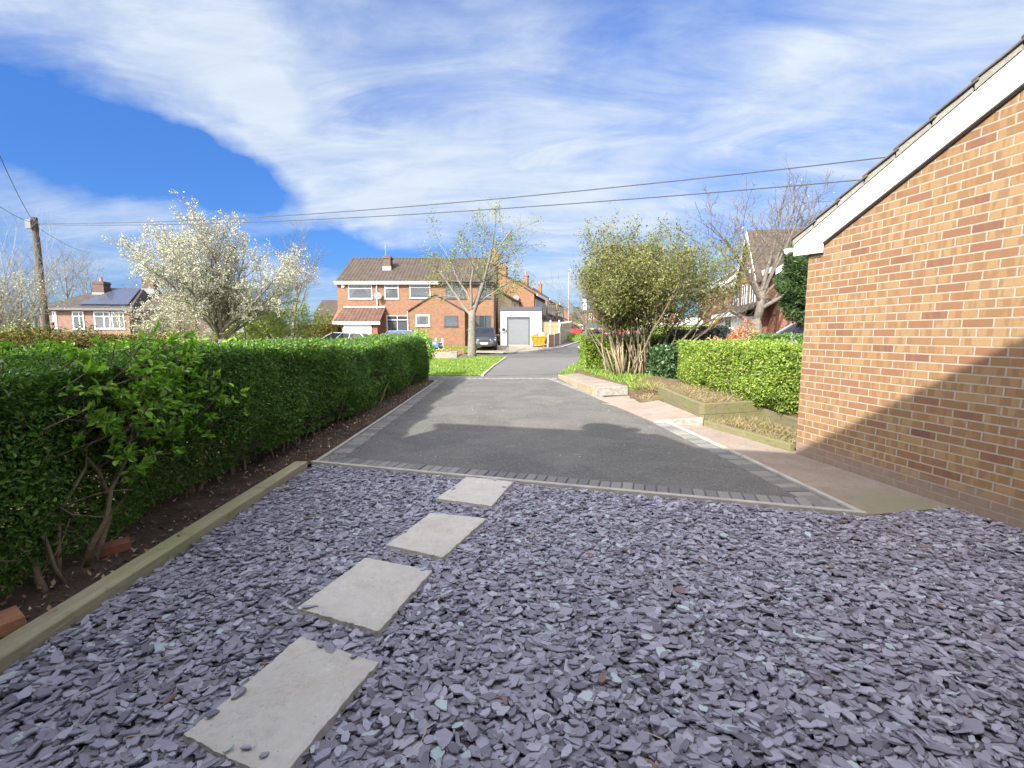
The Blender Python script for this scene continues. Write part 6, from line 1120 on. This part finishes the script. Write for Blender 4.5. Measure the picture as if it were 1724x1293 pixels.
# =================================================================== CARS
def car(name, loc, rz, label, col, L=4.2, W=1.78, H=1.48, kind='hatch', group=None, plates=('platew', 'platey'), cat='car'):
    t_ = thing(name, loc, label, cat, group, rz); hw = W/2; paint_ = 'car'+col; van = kind == 'van'
    belt = H*.60; hood = H*.56 if kind == 'suv' else H*.53; gc = .2
    #        y/L   zbot  ztop  w
    if van: st = [(-.5, .35, belt*.98, .93), (-.48, .28, belt, .98), (-.3, gc, belt, 1), (.2, gc, belt, 1), (.30, gc, belt*.99, 1), (.42, gc+.02, hood*.98, .96), (.48, .28, hood*.85, .88), (.5, .34, hood*.7, .80)]
    else: st = [(-.5, .42, belt*.80, .82), (-.485, .30, belt*.94, .90), (-.44, .25, belt, .95), (-.30, gc, belt*1.01, .99), (-.1, gc, belt*.99, 1), (.1, gc, belt*.97, 1), (.2, gc, belt*.96, .99), (.27, gc, hood*1.02, .98), (.40, gc+.02, hood*.93, .94), (.465, .27, hood*.80, .86), (.492, .32, hood*.66, .76), (.5, .38, hood*.56, .68)]
    m = MB(); K = 11; base = []
    for yf, zb_, zt_, wf in st:
        w_ = hw*wf; y = yf*L; h_ = zt_-zb_
        base += [(w_*.86, y, zb_), (w_*.97, y, zb_+h_*.12), (w_*1.0, y, zb_+h_*.42), (w_*.985, y, zb_+h_*.70), (w_*.93, y, zb_+h_*.93), (w_*.80, y, zt_), (0, y, zt_+.025), (-w_*.80, y, zt_), (-w_*.93, y, zb_+h_*.93), (-w_*.985, y, zb_+h_*.70), (-w_*1.0, y, zb_+h_*.42), (-w_*.97, y, zb_+h_*.12), (-w_*.86, y, zb_)]
    K = 13; n = len(st); fs = []
    for i in range(n-1):
        for j in range(K): j2 = (j+1) % K; fs.append((i*K+j, i*K+j2, (i+1)*K+j2, (i+1)*K+j))
    fs += [tuple(range(K)), tuple(range((n-1)*K, n*K))]; m.add(base, fs); body = m.build('body', paint_, t_, smooth=True)
    body.modifiers.new('edge', 'EDGE_SPLIT').split_angle = R(38)
    # greenhouse
    if van: gp = [(-.485, belt-.02), (-.47, H-.04), (.10, H-.02), (.34, belt-.04)]
    elif kind == 'suv': gp = [(-.478, belt-.03), (-.40, H-.06), (.02, H-.03), (.25, belt-.05)]
    else: gp = [(-.475, belt-.03), (-.37, H-.07), (.0, H-.03), (.25, belt-.05)]
    wb, wt = hw*.875, hw*(.80 if van else .68); (ya, za), (yb, zb2), (yc, zc_), (yd, zd) = [(q[0]*L, q[1]) for q in gp]
    m = MB(); m.hexa([(-wb, ya, za), (wb, ya, za), (wb, yd, zd), (-wb, yd, zd), (-wt, yb, zb2), (wt, yb, zb2), (wt, yc, zc_), (-wt, yc, zc_)]); m.build('window_glass', 'carglass' if not van else paint_, t_)
    m = MB(); m.hexa([(-wt-.01, yb-.04, zb2-.03), (wt+.01, yb-.04, zb2-.03), (wt+.01, yc+.05, zc_-.03), (-wt-.01, yc+.05, zc_-.03), (-wt*.86, yb+.05, zb2+.045), (wt*.86, yb+.05, zb2+.045), (wt*.86, yc-.08, zc_+.03), (-wt*.86, yc-.08, zc_+.03)])
    for s_ in (-1, 1):
        m.bar((s_*wb, ya, za-.01), (s_*wt, yb, zb2-.01), .09, .05); m.bar((s_*wb, yd, zd-.01), (s_*wt, yc, zc_-.01), .055, .045)
        for f in ((.36, .66) if not van else ()): yy0 = ya+(yd-ya)*f; yy1 = yb+(yc-yb)*f; m.bar((s_*(wb+.004), yy0, za), (s_*(wt+.004), yy1, zb2), .07, .03)
    m.build('roof', paint_, t_, smooth=False, bevel=.012)
    if van: m = MB(); m.hexa([(-wb*.9, yd-.02, zd+.05), (wb*.9, yd-.02, zd+.05), (wb*.9, yd+.01, zd+.05), (-wb*.9, yd+.01, zd+.05), (-wt*.9, yc+.08, zc_-.1), (wt*.9, yc+.08, zc_-.1), (wt*.9, yc+.12, zc_-.1), (-wt*.9, yc+.12, zc_-.1)]); m.build('windscreen', 'carglass', t_)
    wr = .34 if kind != 'suv' else .37
    for yy in (-.30*L, .31*L):
        for s_ in (-1, 1):
            m = MB(); m.tube([(s_*(hw-.20), yy, wr), (s_*(hw-.01), yy, wr)], wr, 22); ty = m.build('wheel', 'tyre', t_); m = MB(); m.disc((s_*(hw-.03), yy, wr), (s_, 0, 0), wr*.66, .035, 18); m.build('rim', 'rim', ty)
            m = MB(); m.tube([(s_*(hw-.23), yy, wr+.03), (s_*(hw+.004), yy, wr+.03)], wr+.055, 22); m.build('wheel_arch', 'black', t_)
    fz = hood*.74
    for s_ in (-1, 1):
        m = MB(); m.hexa([(s_*hw*.42, .488*L, fz-.07), (s_*hw*.86, .455*L, fz-.03), (s_*hw*.86, .40*L, fz-.03), (s_*hw*.42, .42*L, fz-.07), (s_*hw*.42, .478*L, fz+.05), (s_*hw*.88, .435*L, fz+.09), (s_*hw*.88, .39*L, fz+.09), (s_*hw*.42, .41*L, fz+.05)]); m.build('headlight', 'lamp', t_, bevel=.008)
        m = MB(); m.box(s_*hw*.62 if s_ > 0 else -hw*.87, s_*hw*.87 if s_ > 0 else -hw*.62, -.498*L, -.45*L, belt*.70, belt*.88); m.build('tail_light', 'tail', t_, bevel=.008)
        m = MB(); m.box(min(s_*hw*.96, s_*(hw+.17)), max(s_*hw*.96, s_*(hw+.17)), .17*L, .17*L+.1, belt+.0, belt+.15); m.build('wing_mirror', paint_, t_, bevel=.02)
    m = MB(); m.box(-hw*.46, hw*.46, .47*L, .497*L, fz-.10, fz+.03); m.box(-hw*.62, hw*.62, .47*L, .504*L, .24, .36); m.build('grille', 'black', t_, bevel=.01); m = MB(); m.box(-hw*.60, hw*.60, -.5*L, -.46*L, .28, .42); m.build('rear_bumper', 'black', t_)
    m = MB(); m.box(-.26, .26, .49*L, .508*L, .40, .51); m.build('front_number_plate', plates[0], t_); m = MB(); m.box(-.26, .26, -.508*L, -.49*L, belt*.66, belt*.66+.11); m.build('rear_number_plate', plates[1], t_)
    if kind == 'suv':
        m = MB()
        for s_ in (-1, 1): m.bar((s_*wt*.93, yb+.1, zb2+.03), (s_*wt*.93, yc-.15, zc_+.02), .035, .05)
        m.build('roof_rail', 'darkmetal', t_)
    return t_
def at(px, py, Y, dz=0.0): p = P(px, py, Y); return (p.x, Y, g(Y)+.03+dz)
PI = math.pi
car('parked_car', at(816.5, 590, 35.6), PI+.03, 'dark grey crossover car parked nose out on the drive beside the tree trunk', 'grey', 4.4, 1.86, 1.62, 'suv')
car('parked_car', at(1029, 590, 29.6, .02), PI/2-.04, 'red hatchback behind the far hedge at the right, nose to the left', 'red', 4.1, 1.75, 1.52)
car('parked_van', at(1108, 590, 33.5), PI/2+.3, 'white van behind the stems of the leggy shrub', 'white', 4.9, 1.95, 2.0, 'van', cat='van')
car('parked_car', at(963, 560, 61), -1.1, 'red car parked beyond the street lamp at the end of the fence', 'red', 4.1, 1.75, 1.45)
car('parked_car', at(978, 560, 73), -.4, 'white car farther up the side road behind the red one', 'white', 4.1, 1.75, 1.45)
car('parked_car', at(993.5, 560, 66), -.06, 'black estate car seen from behind with a yellow rear plate up the side road', 'black', 4.7, 1.9, 1.78, 'suv')
car('parked_car', at(1007, 560, 74), -.05, 'blue grey car parked ahead of the black estate up the side road', 'dgrey', 4.6, 1.88, 1.72, 'suv')
car('parked_car', at(694, 590, 32.5), -PI/2-.05, 'blue car with only its bonnet showing past the left hedge', 'blue', 4.1, 1.74, 1.5)
car('parked_car', (P(566, 560, 27).x, 27, 0.03), PI/2, 'white car whose roof shows above the sunlit end of the left hedge', 'white', 4.3, 1.76, 1.52)
car('parked_car', (P(1217, 555, 21).x, 21.5, g(21.5)+.12), PI-.2, 'white car between the wheelie bins and the red tipped shrub', 'white', 4.1, 1.74, 1.60)
car('parked_car', (P(1358, 555, 14.5).x, 14.5, .22), PI/2+.15, 'blue grey car partly hidden by the brick garage corner', 'silver', 4.2, 1.74, 1.58)
car('parked_car', (P(508, 562, 33).x, 33, .12), PI/2, 'dark car barely showing above the left hedge under the yellow green tree', 'black', 4.2, 1.74, 1.42)
